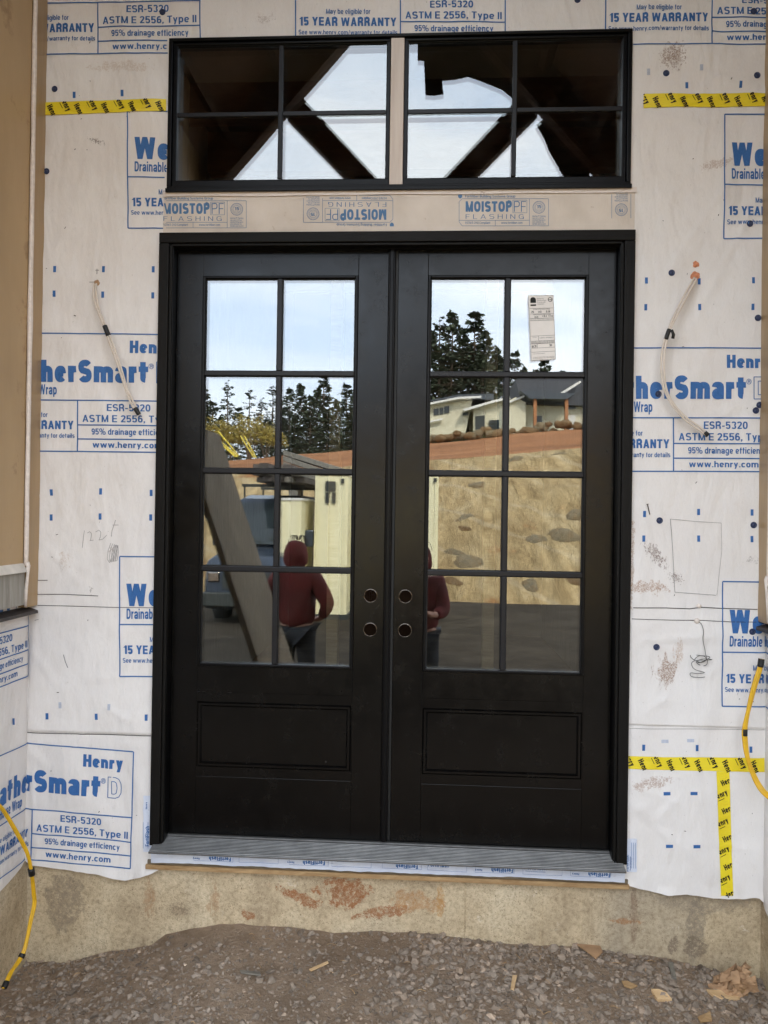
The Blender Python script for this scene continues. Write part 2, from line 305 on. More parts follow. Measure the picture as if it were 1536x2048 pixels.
# ---------------------------------------------------------------- mesh builder
def noi(x, y=0, z=0): return noise.noise(Vector((x, y, z)))
class MB:
    def __init__(s): s.v = []; s.f = []
    def add(s, vs, fs):
        o = len(s.v); s.v += [tuple(q) for q in vs]; s.f += [tuple(i + o for i in f) for f in fs]; return s
    def box(s, x0, x1, y0, y1, z0, z1, M=None):
        if x0 > x1: x0, x1 = x1, x0
        if y0 > y1: y0, y1 = y1, y0
        if z0 > z1: z0, z1 = z1, z0
        vs = [Vector(q) for q in ((x0, y0, z0), (x1, y0, z0), (x1, y1, z0), (x0, y1, z0), (x0, y0, z1), (x1, y0, z1), (x1, y1, z1), (x0, y1, z1))]
        if M is not None: vs = [M @ q for q in vs]
        return s.add(vs, [(0, 3, 2, 1), (4, 5, 6, 7), (0, 1, 5, 4), (1, 2, 6, 5), (2, 3, 7, 6), (3, 0, 4, 7)])
    def prism(s, pts, y0, y1, M=None):           # outline in X,Z, thickness along Y
        n = len(pts); a = sum(pts[i][0] * pts[(i + 1) % n][1] - pts[(i + 1) % n][0] * pts[i][1] for i in range(n))
        if a < 0: pts = pts[::-1]
        vs = [Vector((p[0], y0, p[1])) for p in pts] + [Vector((p[0], y1, p[1])) for p in pts]
        if M is not None: vs = [M @ q for q in vs]
        return s.add(vs, [tuple(range(n)), tuple(range(2 * n - 1, n - 1, -1))] + [(i, n + i, n + (i + 1) % n, (i + 1) % n) for i in range(n)])
    def tube(s, pts, r, n=8, cap=True):
        pts = [Vector(p) for p in pts]; rs = r if isinstance(r, (list, tuple)) else [r] * len(pts)
        rings = []; up = None
        for i, p in enumerate(pts):
            d = (pts[min(i + 1, len(pts) - 1)] - pts[max(i - 1, 0)]).normalized()
            if up is None: up = Vector((0, 0, 1)) if abs(d.z) < .9 else Vector((1, 0, 0))
            a = d.cross(up).normalized(); b = a.cross(d).normalized(); up = b
            rings.append([p + (a * math.cos(2 * math.pi * k / n) + b * math.sin(2 * math.pi * k / n)) * rs[i] for k in range(n)])
        vs = [q for rg in rings for q in rg]; fs = []
        for i in range(len(pts) - 1):
            for k in range(n): fs.append((i * n + k, i * n + (k + 1) % n, (i + 1) * n + (k + 1) % n, (i + 1) * n + k))
        if cap: fs += [tuple(range(n - 1, -1, -1)), tuple((len(pts) - 1) * n + k for k in range(n))]
        return s.add(vs, fs)
    def lathe(s, prof, M, n=24):                  # prof: (radius, height) pairs turned about local Z
        vs = []; fs = []
        for r_, h in prof:
            for k in range(n): vs.append(M @ Vector((r_ * math.cos(2 * math.pi * k / n), r_ * math.sin(2 * math.pi * k / n), h)))
        for i in range(len(prof) - 1):
            for k in range(n): fs.append((i * n + k, i * n + (k + 1) % n, (i + 1) * n + (k + 1) % n, (i + 1) * n + k))
        fs += [tuple(range(n - 1, -1, -1)), tuple((len(prof) - 1) * n + k for k in range(n))]
        return s.add(vs, fs)
    def build(s, name, mat, parent=None, smooth=False, bevel=0, origin=None):
        me = bpy.data.meshes.new(name)
        vs = s.v
        if origin is not None: vs = [(a - origin[0], b - origin[1], c - origin[2]) for a, b, c in vs]
        me.from_pydata(vs, [], s.f); me.update()
        if smooth: me.polygons.foreach_set('use_smooth', [True] * len(me.polygons))
        if mat: me.materials.append(MATS[mat])
        o = bpy.data.objects.new(name, me); COL.objects.link(o)
        if parent: o.parent = parent
        if origin is not None: o.location = origin
        if bevel:
            b = o.modifiers.new('bevel', 'BEVEL'); b.width = bevel; b.segments = 2; b.limit_method = 'ANGLE'; b.angle_limit = R(40)
        return o
def tag(o, label=None, cat=None, group=None, kind=None):
    if label: o['label'] = label
    if cat: o['category'] = cat
    if group: o['group'] = group
    if kind: o['kind'] = kind
    return o
def empty(name, loc, label=None, cat=None, group=None, rz=0):
    o = bpy.data.objects.new(name, None); COL.objects.link(o); o.location = loc; o.rotation_euler = (0, 0, rz); o.empty_display_size = .1
    return tag(o, label, cat, group)
def copy_tree(o, parent=None):
    c = o.copy(); COL.objects.link(c); c.parent = parent
    for ch in [q for q in bpy.data.objects if q.parent == o]: copy_tree(ch, c)
    return c
def spline(pts, n=8):
    pts = [Vector(p) for p in pts]; o = []
    for i in range(len(pts) - 1):
        p0 = pts[max(i - 1, 0)]; p1 = pts[i]; p2 = pts[i + 1]; p3 = pts[min(i + 2, len(pts) - 1)]
        for k in range(n):
            t = k / n; o.append(.5 * ((2 * p1) + (p2 - p0) * t + (2 * p0 - 5 * p1 + 4 * p2 - p3) * t * t + (3 * p1 - p0 - 3 * p2 + p3) * t ** 3))
    o.append(pts[-1]); return o

# ---------------------------------------------------------------- lettering: a drawn grotesque, every letter a set of ribbons
def _q(cx, cy, rx, ry, a0, a1, n=6, e=2.5):
    o = []
    for i in range(n + 1):
        a = R(a0 + (a1 - a0) * i / n); c, s = math.cos(a), math.sin(a)
        o.append((cx + rx * math.copysign(abs(c) ** (2 / e), c), cy + ry * math.copysign(abs(s) ** (2 / e), s)))
    return o
def letter(ch, w):
    # returns advance width and strokes; ('p', points, width) ribbons or ('d', x0, y0, x1, y1, width) diagonals cut level
    h = w / 2; X = 73.0
    def loop(W, b, t): cx, cy = W / 2, (b + t) / 2; return _q(cx, cy, W / 2 - h, (t - b) / 2 - h, 0, 360, 22)
    V = lambda x, y0, y1: ('p', [(x, y0), (x, y1)], w)
    H = lambda y, x0, x1, k=.86: ('p', [(x0, y), (x1, y)], w * k)
    P_ = lambda pts: ('p', pts, w)
    D = lambda x0, y0, x1, y1, k=1.0: ('d', x0, y0, x1, y1, w * k)
    hv = w * .43
    if ch == ' ': return 26, []
    if ch in 'oO0cCGQeD': pass
    n = 46 + w * .55; N_ = 50 + w * .7       # lower and upper widths
    arch = lambda x0, x1, top, foot=0: P_([(x0, top * .60)] + _q((x0 + x1) / 2, top * .62, (x1 - x0) / 2, top * .38 - h, 180, 0, 10) + [(x1, foot)])
    if ch == 'o': return n, [P_(loop(n, -1, X + 1))]
    if ch == 'c': return n - 3, [P_(_q(n / 2, X / 2, n / 2 - h, X / 2 - h + 1, 38, 322, 18))]
    if ch == 'e': return n, [P_(_q(n / 2, X / 2, n / 2 - h, X / 2 - h + 1, 2, 318, 18)), H(X * .47, h, n - h, .7)]
    if ch == 'a': return n, [P_([(h, X * .70)] + _q(n / 2, X * .70, n / 2 - h, X * .30 - h + 1, 170, 0, 8) + [(n - h, 0)]), P_([(n - h, X * .55)] + _q(n * .5, X * .29, n * .5 - h, X * .29 - hv, 90, 270, 9) + [(n - h, X * .2)])]
    if ch in 'nm': 
        if ch == 'n': return n, [V(h, 0, X), arch(h, n - h, X)]
        g = n * .80; return n * 1.62, [V(h, 0, X), arch(h, g, X), arch(g, n * 1.62 - h, X)]
    if ch == 'h': return n, [V(h, 0, 100), arch(h, n - h, X)]
    if ch == 'u': return n, [V(n - h, 0, X), P_([(h, X)] + _q(n / 2, X * .38, n / 2 - h, X * .38 - h, 180, 360, 10))]
    if ch == 'r': return h * 1.1 + n * .44, [V(h, 0, X), P_([(h, X * .45)] + _q(h + n * .42, X * .52, n * .42, X * .48 - h, 180, 88, 6))]
    if ch == 'i': return w, [V(h, 0, X), V(h, 100 - w * .9, 100)]
    if ch == 'l': return w, [V(h, 0, 100)]
    if ch == 'j': return w, [V(h, -20, X), V(h, 100 - w * .9, 100)]
    if ch == 't': sx = n * .13 + h; return sx + h + n * .2, [P_([(sx, 93), (sx, X * .3)] + _q(sx + n * .3, X * .28, n * .3, X * .28 - h, 180, 255, 5)), H(X - hv, 0, sx + h + n * .2)]
    if ch == 'f': sx = n * .13 + h; return sx + h + n * .18, [P_([(sx, 0), (sx, 78)] + _q(sx + n * .28, 80, n * .28, 20 - h, 180, 100, 5)), H(X - hv, 0, sx + h + n * .16)]
    if ch in 'bdpqg':
        s = [P_(loop(n, -1, X + 1))]
        if ch == 'b': s.append(V(h, 0, 100))
        if ch == 'd': s.append(V(n - h, 0, 100))
        if ch == 'p': s.append(V(h, -24, X))
        if ch == 'q': s.append(V(n - h, -24, X))
        if ch == 'g': s.append(P_([(n - h, X)] + _q(n / 2, -6, n / 2 - h, 20 - h * .4, 360, 200, 9)))
        return n, s
    if ch == 's' or ch == 'S':
        T = (X if ch == 's' else 100) + 1; W = n * .93 if ch == 's' else N_; m = T * .5; r_ = (T / 2 - hv) / 2 + h * .1
        up = _q(W / 2, T - h - (m - h) / 2, W / 2 - h, (T - h - m) / 2 + .5, 25, 230, 11); dn = _q(W / 2, h + (m - h) / 2 - 1, W / 2 - h, (m - h) / 2 + .5, 50, -155, 11)
        return W, [P_(up + dn)]
    if ch == 'v': return n, [D(h * 1.1, X, n / 2, 0), D(n - h * 1.1, X, n / 2, 0)]
    if ch == 'w':
        W = n * 1.55; return W, [D(h, X, W * .28, 0), D(W * .5, X, W * .28, 0, .9), D(W * .5, X, W * .72, 0, .9), D(W - h, X, W * .72, 0)]
    if ch == 'y': return n, [D(h * 1.1, X, n / 2 + 1, 4), D(n - h * 1.1, X, n * .36, -24)]
    if ch == 'k': return n, [V(h, 0, 100), D(n - h, X, h * 1.6, X * .35), D(n * .36, X * .5, n - h, 0)]
    if ch == 'x': return n, [D(h, X, n - h, 0), D(n - h, X, h, 0)]
    if ch == 'z': return n * .9, [H(X - hv, 0, n * .9), H(hv, 0, n * .9), D(n * .9 - h, X - hv, h, hv)]
    # capitals
    Z = 100
    if ch in 'O0': return (N_ * 1.08 if ch == 'O' else N_ * .92), [P_(loop(N_ * (1.08 if ch == 'O' else .92), -1, Z + 1))]
    if ch in 'CG':
        s = [P_(_q(N_ * .53, Z / 2, N_ * .53 - h, Z / 2 - h + 1, 32, 328 if ch == 'C' else 345, 20))]
        if ch == 'G': s += [H(Z * .45, N_ * .55, N_ * 1.04), V(N_ * 1.04 - h, 0, Z * .5)]
        return N_ * 1.04, s
    if ch == 'D': return N_, [V(h, 0, Z), P_([(h, Z - hv), (N_ * .45, Z - hv)] + _q(N_ * .45, Z / 2, N_ * .55 - h, Z / 2 - hv, 90, -90, 12) + [(h, hv)])]
    if ch in 'PRB':
        m = 46; s = [V(h, 0, Z), P_([(h, Z - hv), (N_ * .5, Z - hv)] + _q(N_ * .5, (Z + m) / 2, N_ * .48 - h, (Z - m) / 2 - hv + h * .5, 90, -90, 9) + [(h, m + hv * .2)])]
        if ch == 'R': s.append(P_([(N_ * .5, m)] + _q(N_ * .5, m * .6, N_ * .47 - h, m * .4, 90, 0, 5) + [(N_ * .99 - h, 0)]))
        if ch == 'B': s.append(P_([(N_ * .5, m)] + _q(N_ * .5, m / 2 + hv * .5, N_ * .5 - h, m / 2 - hv * .5, 90, -90, 9) + [(h, hv)]))
        return N_, s
    if ch == 'E': return N_ * .88, [V(h, 0, Z), H(Z - hv, h, N_ * .88), H(Z / 2, h, N_ * .84), H(hv, h, N_ * .88)]
    if ch == 'F': return N_ * .82, [V(h, 0, Z), H(Z - hv, h, N_ * .82), H(Z * .48, h, N_ * .76)]
    if ch == 'L': return N_ * .80, [V(h, 0, Z), H(hv, h, N_ * .80)]
    if ch == 'T': return N_ * .92, [V(N_ * .46, 0, Z), H(Z - hv, 0, N_ * .92)]
    if ch == 'H': return N_, [V(h, 0, Z), V(N_ - h, 0, Z), H(Z * .52, h, N_ - h)]
    if ch == 'I': return w, [V(h, 0, Z)]
    if ch == 'U': return N_, [P_([(h, Z), (h, 30)] + _q(N_ / 2, 32, N_ / 2 - h, 32 - h, 180, 360, 10) + [(N_ - h, Z)])]
    if ch == 'N': return N_, [V(h, 0, Z), V(N_ - h, 0, Z), D(h, Z, N_ - h, 0)]
    if ch == 'M': W = N_ * 1.22; return W, [V(h, 0, Z), V(W - h, 0, Z), D(h, Z, W / 2, 0, .8), D(W - h, Z, W / 2, 0, .8)]
    if ch == 'A': return N_ * 1.08, [D(h, 0, N_ * .54, Z), D(N_ * 1.08 - h, 0, N_ * .54, Z), H(Z * .29, N_ * .26, N_ * .82, .75)]
    if ch == 'V': return N_ * 1.04, [D(h, Z, N_ * .52, 0), D(N_ * 1.04 - h, Z, N_ * .52, 0)]
    if ch == 'Y': return N_ * 1.04, [D(h, Z, N_ * .52, 40), D(N_ * 1.04 - h, Z, N_ * .52, 40), V(N_ * .52, 0, 44)]
    if ch == 'W':
        W = N_ * 1.55; return W, [D(h, Z, W * .27, 0), D(W * .5, Z, W * .27, 0, .95), D(W * .5, Z, W * .73, 0, .95), D(W - h, Z, W * .73, 0)]
    k = N_ * .88
    if ch == '1': return k * .62, [V(k * .62 - h, 0, Z), ('d', h * .4, Z * .74, k * .62 - h, Z * .92, w * .8)]
    if ch == '2': return k, [P_(_q(k / 2, Z * .72, k / 2 - h, Z * .28 - h + 1, 170, -35, 10) + [(h * 1.1, hv)]), H(hv, h * .4, k)]
    if ch == '3': return k, [P_(_q(k / 2, Z * .74, k / 2 - h, Z * .26 - h + 1, 160, -80, 10)), P_(_q(k / 2, Z * .27, k / 2 - h, Z * .27 - h + 1, 80, -160, 10))]
    if ch == '4': return k, [V(k * .72, 0, Z), H(Z * .26, h * .5, k), D(h, Z * .28, k * .72 - h * .3, Z)]
    if ch == '5': return k, [H(Z - hv, k * .14, k * .94), P_([(k * .20, Z), (h * 1.1, Z * .42)]), P_([(h * 1.1, Z * .50)] + _q(k / 2, Z * .33, k / 2 - h, Z * .33 - h + 1, 125, -160, 12))]
    if ch in '69':
        s = [P_(_q(k / 2, Z * .32, k / 2 - h, Z * .32 - h + 1, 0, 360, 18)), P_(_q(k / 2, Z / 2, k / 2 - h, Z / 2 - h + 1, 45, 195, 10))]
        if ch == '9': s = [('p', [(k - x, Z - y) for x, y in q[1]], w) for q in s]
        return k, s
    if ch == '8': return k, [P_(_q(k / 2, Z * .75, k / 2 - h * 1.1, Z * .25 - h + 1, 0, 360, 16)), P_(_q(k / 2, Z * .27, k / 2 - h, Z * .27 - h + 1, 0, 360, 16))]
    if ch == '7': return k, [H(Z - hv, 0, k), D(k - h, Z - w * .8, k * .36, 0)]
    if ch == '%': return k * 1.8, [('p', _q(k * .40, 74, k * .34, 22, 0, 360, 14), w * .75), ('p', _q(k * 1.40, 26, k * .34, 22, 0, 360, 14), w * .75), ('d', k * .5, 0, k * 1.3, 100, w * .6)]
    if ch == '-': return 34, [H(38, 2, 32)]
    if ch == '.': return w, [V(h, 0, w * .95)]
    if ch == ',': return w, [V(h, 0, w * .95), ('d', h * .5, -w * .8, h * 1.1, 2, w * .6)]
    if ch == '/': return 36, [D(h * .6, -2, 36 - h * .6, 102, .8)]
    if ch == '<': return k, [D(k, 90, 4, 50), D(k, 10, 4, 50)]
    return n, [P_(loop(n, 0, X))]
def ribbon(pts, w):
    h = w / 2; closed = len(pts) > 3 and math.dist(pts[0], pts[-1]) < .01; vs = []
    q = [pts[0]]
    for p in pts[1:]:
        if math.dist(p, q[-1]) > .3: q.append(p)
    if closed: q = q[:-1] if math.dist(q[0], q[-1]) < .5 else q
    n = len(q)
    for i in range(n):
        a = q[i - 1] if (i or closed) else None; b = q[(i + 1) % n] if (i < n - 1 or closed) else None; p = q[i]
        ds = []
        for s, e in ((a, p), (p, b)):
            if s is None or e is None: continue
            L_ = math.dist(s, e) or 1; ds.append(((e[0] - s[0]) / L_, (e[1] - s[1]) / L_))
        nx = -sum(d[1] for d in ds); ny = sum(d[0] for d in ds); L_ = math.hypot(nx, ny) or 1; nx /= L_; ny /= L_
        k = 1 / max(.55, abs(nx * -ds[0][1] + ny * ds[0][0]))
        vs += [(p[0] + nx * h * k, p[1] + ny * h * k), (p[0] - nx * h * k, p[1] - ny * h * k)]
    fs = [(2 * i, 2 * i + 1, 2 * i + 3, 2 * i + 2) for i in range(n - 1)]
    if closed: fs.append((2 * n - 2, 2 * n - 1, 1, 0))
    return vs, fs
_tc = {}
def glyphs(s, bold=0.0):
    # cap height 1, baseline 0; bold: 0 thin .. .036 heavy
    if (s, bold) in _tc: return _tc[s, bold]
    w = 8.5 + bold * 560; x = 0; vs = []; fs = []; gap = 9.5 + w * .03
    for ch in s:
        W, st = letter(ch, w)
        for it in st:
            if it[0] == 'p': v_, f_ = ribbon(it[1], it[2])
            else:
                _, x0, y0, x1, y1, ww = it; L_ = math.dist((x0, y0), (x1, y1)); hh = ww / 2 * L_ / max(1, abs(y1 - y0)) * .92; n_ = 4
                if abs(y1 - y0) < abs(x1 - x0) * .35: v_, f_ = ribbon([(x0, y0), (x1, y1)], ww)
                else:
                    v_ = []
                    for k in range(n_ + 1): t_ = k / n_; cx = x0 + (x1 - x0) * t_; cy = y0 + (y1 - y0) * t_; v_ += [(cx - hh, cy), (cx + hh, cy)]
                    f_ = [(2 * k, 2 * k + 1, 2 * k + 3, 2 * k + 2) for k in range(n_)]
            o = len(vs); vs += [((a + x) / 100, b / 100) for a, b in v_]; fs += [tuple(i + o for i in f) for f in f_]
        x += W + (gap if ch != ' ' else gap * .3)
    _tc[s, bold] = (vs, fs); return vs, fs
CAPH = 1.0
_lift = [0]

# the building wrap: one sheet running along the left side wall, the back wall and the right side wall
LAPL, LAPR = P(180, 1466).z, P(1400, 1452).z
_fr = random.Random(3)
FOLDS = [(_fr.choice((-1, 1)) * _fr.uniform(1.0, 1.42), _fr.uniform(.25, 3.6), _fr.uniform(-1.2, 1.2) + (1.57 if _fr.random() < .4 else 0), _fr.uniform(.08, .22), _fr.uniform(.0012, .0032)) for _ in range(46)] + [(1.02, .45, -.5, .12, .003), (1.05, .52, -.35, .15, .003), (1.15, 1.13, .05, .22, .004), (1.12, 1.08, -.5, .12, .003), (1.2, 2.75, 1.0, .3, .003), (1.3, 2.6, 1.1, .3, .003), (-1.42, .95, -.9, .12, .004), (-1.45, .58, -.8, .1, .004)]
def wrinkle(x, z):
    h = .0045 * noi(x * 2.3, 3.1, z * 1.6) + .003 * noi(x * 6 + z * 3, 7.7, z * 5) + .0016 * noi(x * 15 - z * 9, 1.2, z * 13 + x * 5)
    d = x * .8 + z * .6; h += .0022 * max(0, noi(d * 9, 5.5, (x * .6 - z * .8) * 1.6)) ** 1
    # pulled folds above the right lap and beside the door
    if x > .9: h += .004 * math.exp(-((z - 1.17 - .02 * math.sin(x * 9)) / .03) ** 2) * (.6 + .4 * noi(x * 8, 2, 0)) + .003 * noi((x + z * .9) * 7, 4.4, (x - z) * 1.5) * max(0, min(1, (z - 2.2) * 2))
    for (fx, fz, ang, ln, am) in FOLDS:
        dx, dz = x - fx, z - fz; ca, sa = math.cos(ang), math.sin(ang); u = dx * ca + dz * sa; v = -dx * sa + dz * ca + .05 * u * u
        if abs(v) < .05 and abs(u) < ln: h += am * math.exp(-(v / .011) ** 2) * (1 - (u / ln) ** 2)
    h = h * 1.6 + .006
    dx = max(0, abs(x) - .95); dz = max(0, z - 3.545); k = min(1, math.hypot(dx, dz) / .07)
    return .003 + (h - .003) * (.15 + .85 * k)
def lap(x, z):
    if abs(x) > XC: return 0
    zz = LAPL if x < 0 else LAPR
    return .0035 if z > zz else 0
def S(x, z, off=0.0):              # unfolded sheet coordinate -> world
    h = wrinkle(x, z) + lap(x, z) + off
    ax = abs(x); s_ = 1 if x > 0 else -1
    e = min(1, abs(ax - XC) / .03)
    h = h * (.4 + .6 * e)
    if ax <= XC: return Vector((x if abs(XC - ax) > h else s_ * (XC - h), WY - h, z))
    return Vector((s_ * (XC - h), WY - max(h, ax - XC), z))
def wall_of(u, v):
    p = P(u, v)
    if abs(p.x) <= XC: return p.x, p.z
    s_ = 1 if p.x > 0 else -1; d = ray(u, v); q = CAM + d * ((s_ * XC - CAM.x) / d.x); return s_ * (XC + WY - q.y), q.z
class Ink:
    def __init__(s): s.m = MB()
    def polymap(s, vs, fs, fn, off=.0020):
        _lift[0] = (_lift[0] + 1) % 7; e_ = off + _lift[0] * .00005
        s.m.add([S(*fn(a, b), e_ + (i % 5) * 0) for i, (a, b) in enumerate(vs)], fs)
    def text(s, string, fn, x0, x1, ybase, ytop, bold=.0):
        vs, fs = glyphs(string, bold); mnx = min(a for a, b in vs); mxx = max(a for a, b in vs); k = (ytop - ybase) / CAPH
        s.polymap([(x0 + (a - mnx) / (mxx - mnx) * (x1 - x0), ybase + b * k) for a, b in vs], fs, fn)
    def line(s, fn, xa, ya, xb, yb, wd=1.2, n=None):
        L_ = math.hypot(xb - xa, yb - ya); n = n or max(1, int(L_ / 6)); nx, ny = -(yb - ya) / L_ * wd, (xb - xa) / L_ * wd
        vs = []; fs = []
        for i in range(n + 1):
            t = i / n; x = xa + (xb - xa) * t; y = ya + (yb - ya) * t; vs += [(x + nx, y + ny), (x - nx, y - ny)]
        for i in range(n): fs.append((2 * i, 2 * i + 1, 2 * i + 3, 2 * i + 2))
        s.polymap(vs, fs, fn)
def block(u0, v0, u1, v1, rows=None, slope=0, parts=('a', 'b', 'c'), clip=None, fn=None):
    # a printed panel 418 wide and 235 high in its own units, mapped on the sheet by its four sides
    a = wall_of(u0, v0) if fn is None else None
    k = 3.109 / F
    cx, cz = P((max(u0, 60) + min(u1, 1530)) / 2, (v0 + v1) / 2).x, P((max(u0, 60) + min(u1, 1530)) / 2, (v0 + v1) / 2).z
    um, vm = (max(u0, 60) + min(u1, 1530)) / 2, (v0 + v1) / 2
    def f(x, y):
        u = u0 + (u1 - u0) * x / 418; v = v0 + (v1 - v0) * y / 235 + slope * (u - um)
        p = P(u, v); return p.x, p.z
    if fn: f = fn
    I = Ink(); ln = lambda *q: I.line(f, *q)
    ln(0, 0, 418, 0); ln(418, 0, 418, 235); ln(418, 235, 0, 235); ln(0, 235, 0, 0); ln(0, 133, 418, 133); ln(209, 133, 209, 235); ln(209, 182, 418, 182); ln(209, 210, 418, 210)
    T = lambda s_, x0, x1, yb, yt, b=.0: I.text(s_, f, x0, x1, yb, yt, b)
    T('Henry', 313, 396, 38, 13, .032)
    T('WeatherSmart', 14, 350, 97, 53, .036)
    # registered mark
    for q in range(16):
        a0, a1 = q / 16 * 6.2832, (q + 1) / 16 * 6.2832; I.line(f, 356 + 4.6 * math.cos(a0), 64 + 5 * math.sin(a0), 356 + 4.6 * math.cos(a1), 64 + 5 * math.sin(a1), .45, 1)
    T('R', 354, 358.6, 67, 61, .01)
    D = [(366, 55), (382, 55), (389, 58), (393.5, 66), (394, 76), (393.5, 86), (389, 94), (382, 97), (366, 97)]; D2 = [(374, 63), (380, 63), (384, 66), (385.5, 76), (384, 86), (380, 89), (374, 89)]
    for pl in (D, D2):
        for q in range(len(pl)): I.line(f, *pl[q], *pl[(q + 1) % len(pl)], .75, 1)
    T('Drainable House Wrap', 14, 168, 122, 102, .018)
    T('May be eligible for', 61, 149, 167, 157, .012); T('15 YEAR WARRANTY', 7, 201, 191, 174, .026); T('See www.henry.com/warranty for details', 6, 203, 208, 199, .014)
    T('ESR-5320', 268, 354, 154, 140, .016); T('ASTM E 2556, Type II', 219, 411, 176, 162, .016); T('95% drainage efficiency', 237, 394, 201, 189, .016); T('www.henry.com', 239, 376, 227, 215, .018)
    # trim lettering that would run behind the door and window or off the sheet
    keep = []
    for fc in I.m.f:
        c_ = sum((Vector(I.m.v[i]) for i in fc), Vector()) / len(fc)
        if abs(c_.x) < .94 and .1 < c_.z < 3.54: continue
        if c_.y < WY - 2.2: continue
        keep.append(fc)
    used = sorted({i for fc in keep for i in fc}); mp_ = {o: i for i, o in enumerate(used)}
    I.m.v = [I.m.v[i] for i in used]; I.m.f = [tuple(mp_[i] for i in fc) for fc in keep]
    return I.m

# ================================================================ HOUSE WALL
house = empty('house_wall', (0, WY, 0), 'entry alcove wall covered in white building wrap with blue printing, around the black double doors', 'wall')
def bottom(x):
    pts = [(-3.9, .03), (-1.75, .10), (-1.56, .13), (-XC, .147), (-1.46, .128), (-1.3, .112), (-1.16, .098), (-1.07, .078), (-.985, .10), (-.9, .14), (.9, .15), (.97, .147), (1.05, .128), (1.13, .118), (1.2, .122), (1.3, .112), (1.42, .116), (1.47, .124), (XC, .10), (1.56, .07), (3.9, .05)]
    for i in range(len(pts) - 1):
        if pts[i][0] <= x <= pts[i + 1][0]:
            a, b = pts[i], pts[i + 1]; return a[1] + (b[1] - a[1]) * (x - a[0]) / (b[0] - a[0]) + .0025 * noi(x * 30, 0, 0)
    return .1
xs = sorted(set([round(-3.69 + i * .05, 4) for i in range(int(2.13 / .05))] + [round(-1.59 + i * .0125, 4) for i in range(int(3.19 / .0125))] + [round(1.6 + .05 * i, 4) for i in range(42)] + [-XC, XC, -XC - .006, -XC + .006, XC - .006, XC + .006]))
zs = sorted(set([round(.40 + i * .014, 4) for i in range(int(3.7 / .014))] + [LAPL - .0006, LAPL + .0006, LAPR - .0006, LAPR + .0006]))
zs += [round(4.2 + .1 * i, 3) for i in range(15)]
zlow = [i / 24 for i in range(24)]
m = MB(); idx = {}
def gv(i, j):
    if (i, j) in idx: return idx[i, j]
    x = xs[i]
    if j < len(zlow): z = bottom(x) + (.40 - bottom(x)) * zlow[j]
    else: z = zs[j - len(zlow)]
    p = S(x, z)
    if j < 3 and abs(x) > .94: p = p + Vector((0, -.012 * (1 - j / 3) * max(0, .3 + noi(x * 11, 0, 3)), 0)) if abs(x) <= XC else p
    idx[i, j] = len(m.v); m.v.append(tuple(p)); return idx[i, j]
nj = len(zlow) + len(zs)
for i in range(len(xs) - 1):
    xm = (xs[i] + xs[i + 1]) / 2
    for j in range(nj - 1):
        zm = .3 if j < len(zlow) else zs[j - len(zlow)]
        if abs(xm) < .924 and (zm < 2.70 or 2.916 < zm < 3.528): continue
        m.f.append((gv(i, j), gv(i + 1, j), gv(i + 1, j + 1), gv(i, j + 1)))
wrap = m.build('wrap_sheet', 'house_wrap', house, True, origin=(0, WY, 0)); wrap.location = (0, 0, 0)
def part(mb, name, mat, parent, smooth=False, bevel=0, label=None):
    o = mb.build(name, mat, None, smooth, bevel)
    o.parent = parent; o.location = (-parent.location[0], -parent.location[1], -parent.location[2]) if parent.type == 'EMPTY' else (0, 0, 0)
    if parent.type == 'EMPTY': pass
    if label: o['label'] = label
    return o
# rebase: the wrap mesh was shifted by its parent's location already
B = [(-6, -125, 402, 110, -.012), (592, -135, 1010, 99, .004), (1210, -142, 1632, 92, .006), (258, 225, 676, 458, .0), (1447, 232, 1877, 478, 0),
     (-51, 669, 367, 904, .010), (1132, 697, 1558, 943, .003), (242, 1115, 650, 1354, .012), (1443, 1163, 1860, 1412, .01)]
for b in B:
    mb = block(*b[:4], slope=b[4])
    if mb.f: part(mb, 'printed_panel', 'blue_ink', house)
# the two panels at the lower left, one folded round the corner and one on the side wall
xr, zt = P(268, 1503).x, P(268, 1503).z
W2, H2 = .838, .480
def f10(x, y): return xr - (418 - x) / 418 * W2 - .006 * (y / 235), zt - y / 235 * H2 + (418 - x) / 418 * .042
part(block(0, 0, 1, 1, fn=f10), 'printed_panel', 'blue_ink', house)
zb = P(56, 1350).z; xr2 = -XC - .012
def f11(x, y): return xr2 - (418 - x) / 418 * .86, zb + (235 - y) / 235 * .480
mb = block(0, 0, 1, 1, fn=f11)
part(mb, 'printed_panel', 'blue_ink', house)
# rows of small printed dashes
I = Ink(); pxf = lambda u, v: wall_of(u, v)
def dash(u, v, w_=5.6, h_=12.5, I=I):
    I.polymap([(u - w_ / 2, v + h_ / 2), (u + w_ / 2, v + h_ / 2), (u + w_ / 2, v - h_ / 2), (u - w_ / 2, v - h_ / 2)], [(0, 1, 2, 3)], pxf)
for u, v in [(112, 540), (209, 540), (308, 540), (111, 589), (208, 591), (307, 592), (104, 985), (203, 983), (304, 986), (103, 1035), (202, 1033), (303, 1035), (97, 1431), (195, 1432), (294, 1434), (151, 193), (247, 190),
             (1291, 563), (1397, 564), (1505, 562), (1290, 616), (1397, 616), (1504, 615), (1287, 1028), (1395, 1024), (1502, 1025), (1286, 1077), (1395, 1077), (1501, 1078), (1286, 1494), (1393, 1495), (1500, 1498), (1371, 175), (1477, 175)]: dash(u, v)
dash(22, 1443, 4, 13)
for u, v in [(1332, 1585), (1386, 1585), (1337, 1690), (1392, 1691)]: dash(u, v, 14, 6.5)
part(I.m, 'printed_dashes', 'blue_ink', house)
I = Ink()
for u, v in [(123, 1409), (220, 1413)]: dash(u, v, 5.6, 12, I)
for u, v in [(1328, 1481), (1380, 1480)]: dash(u, v, 14, 6.5, I)
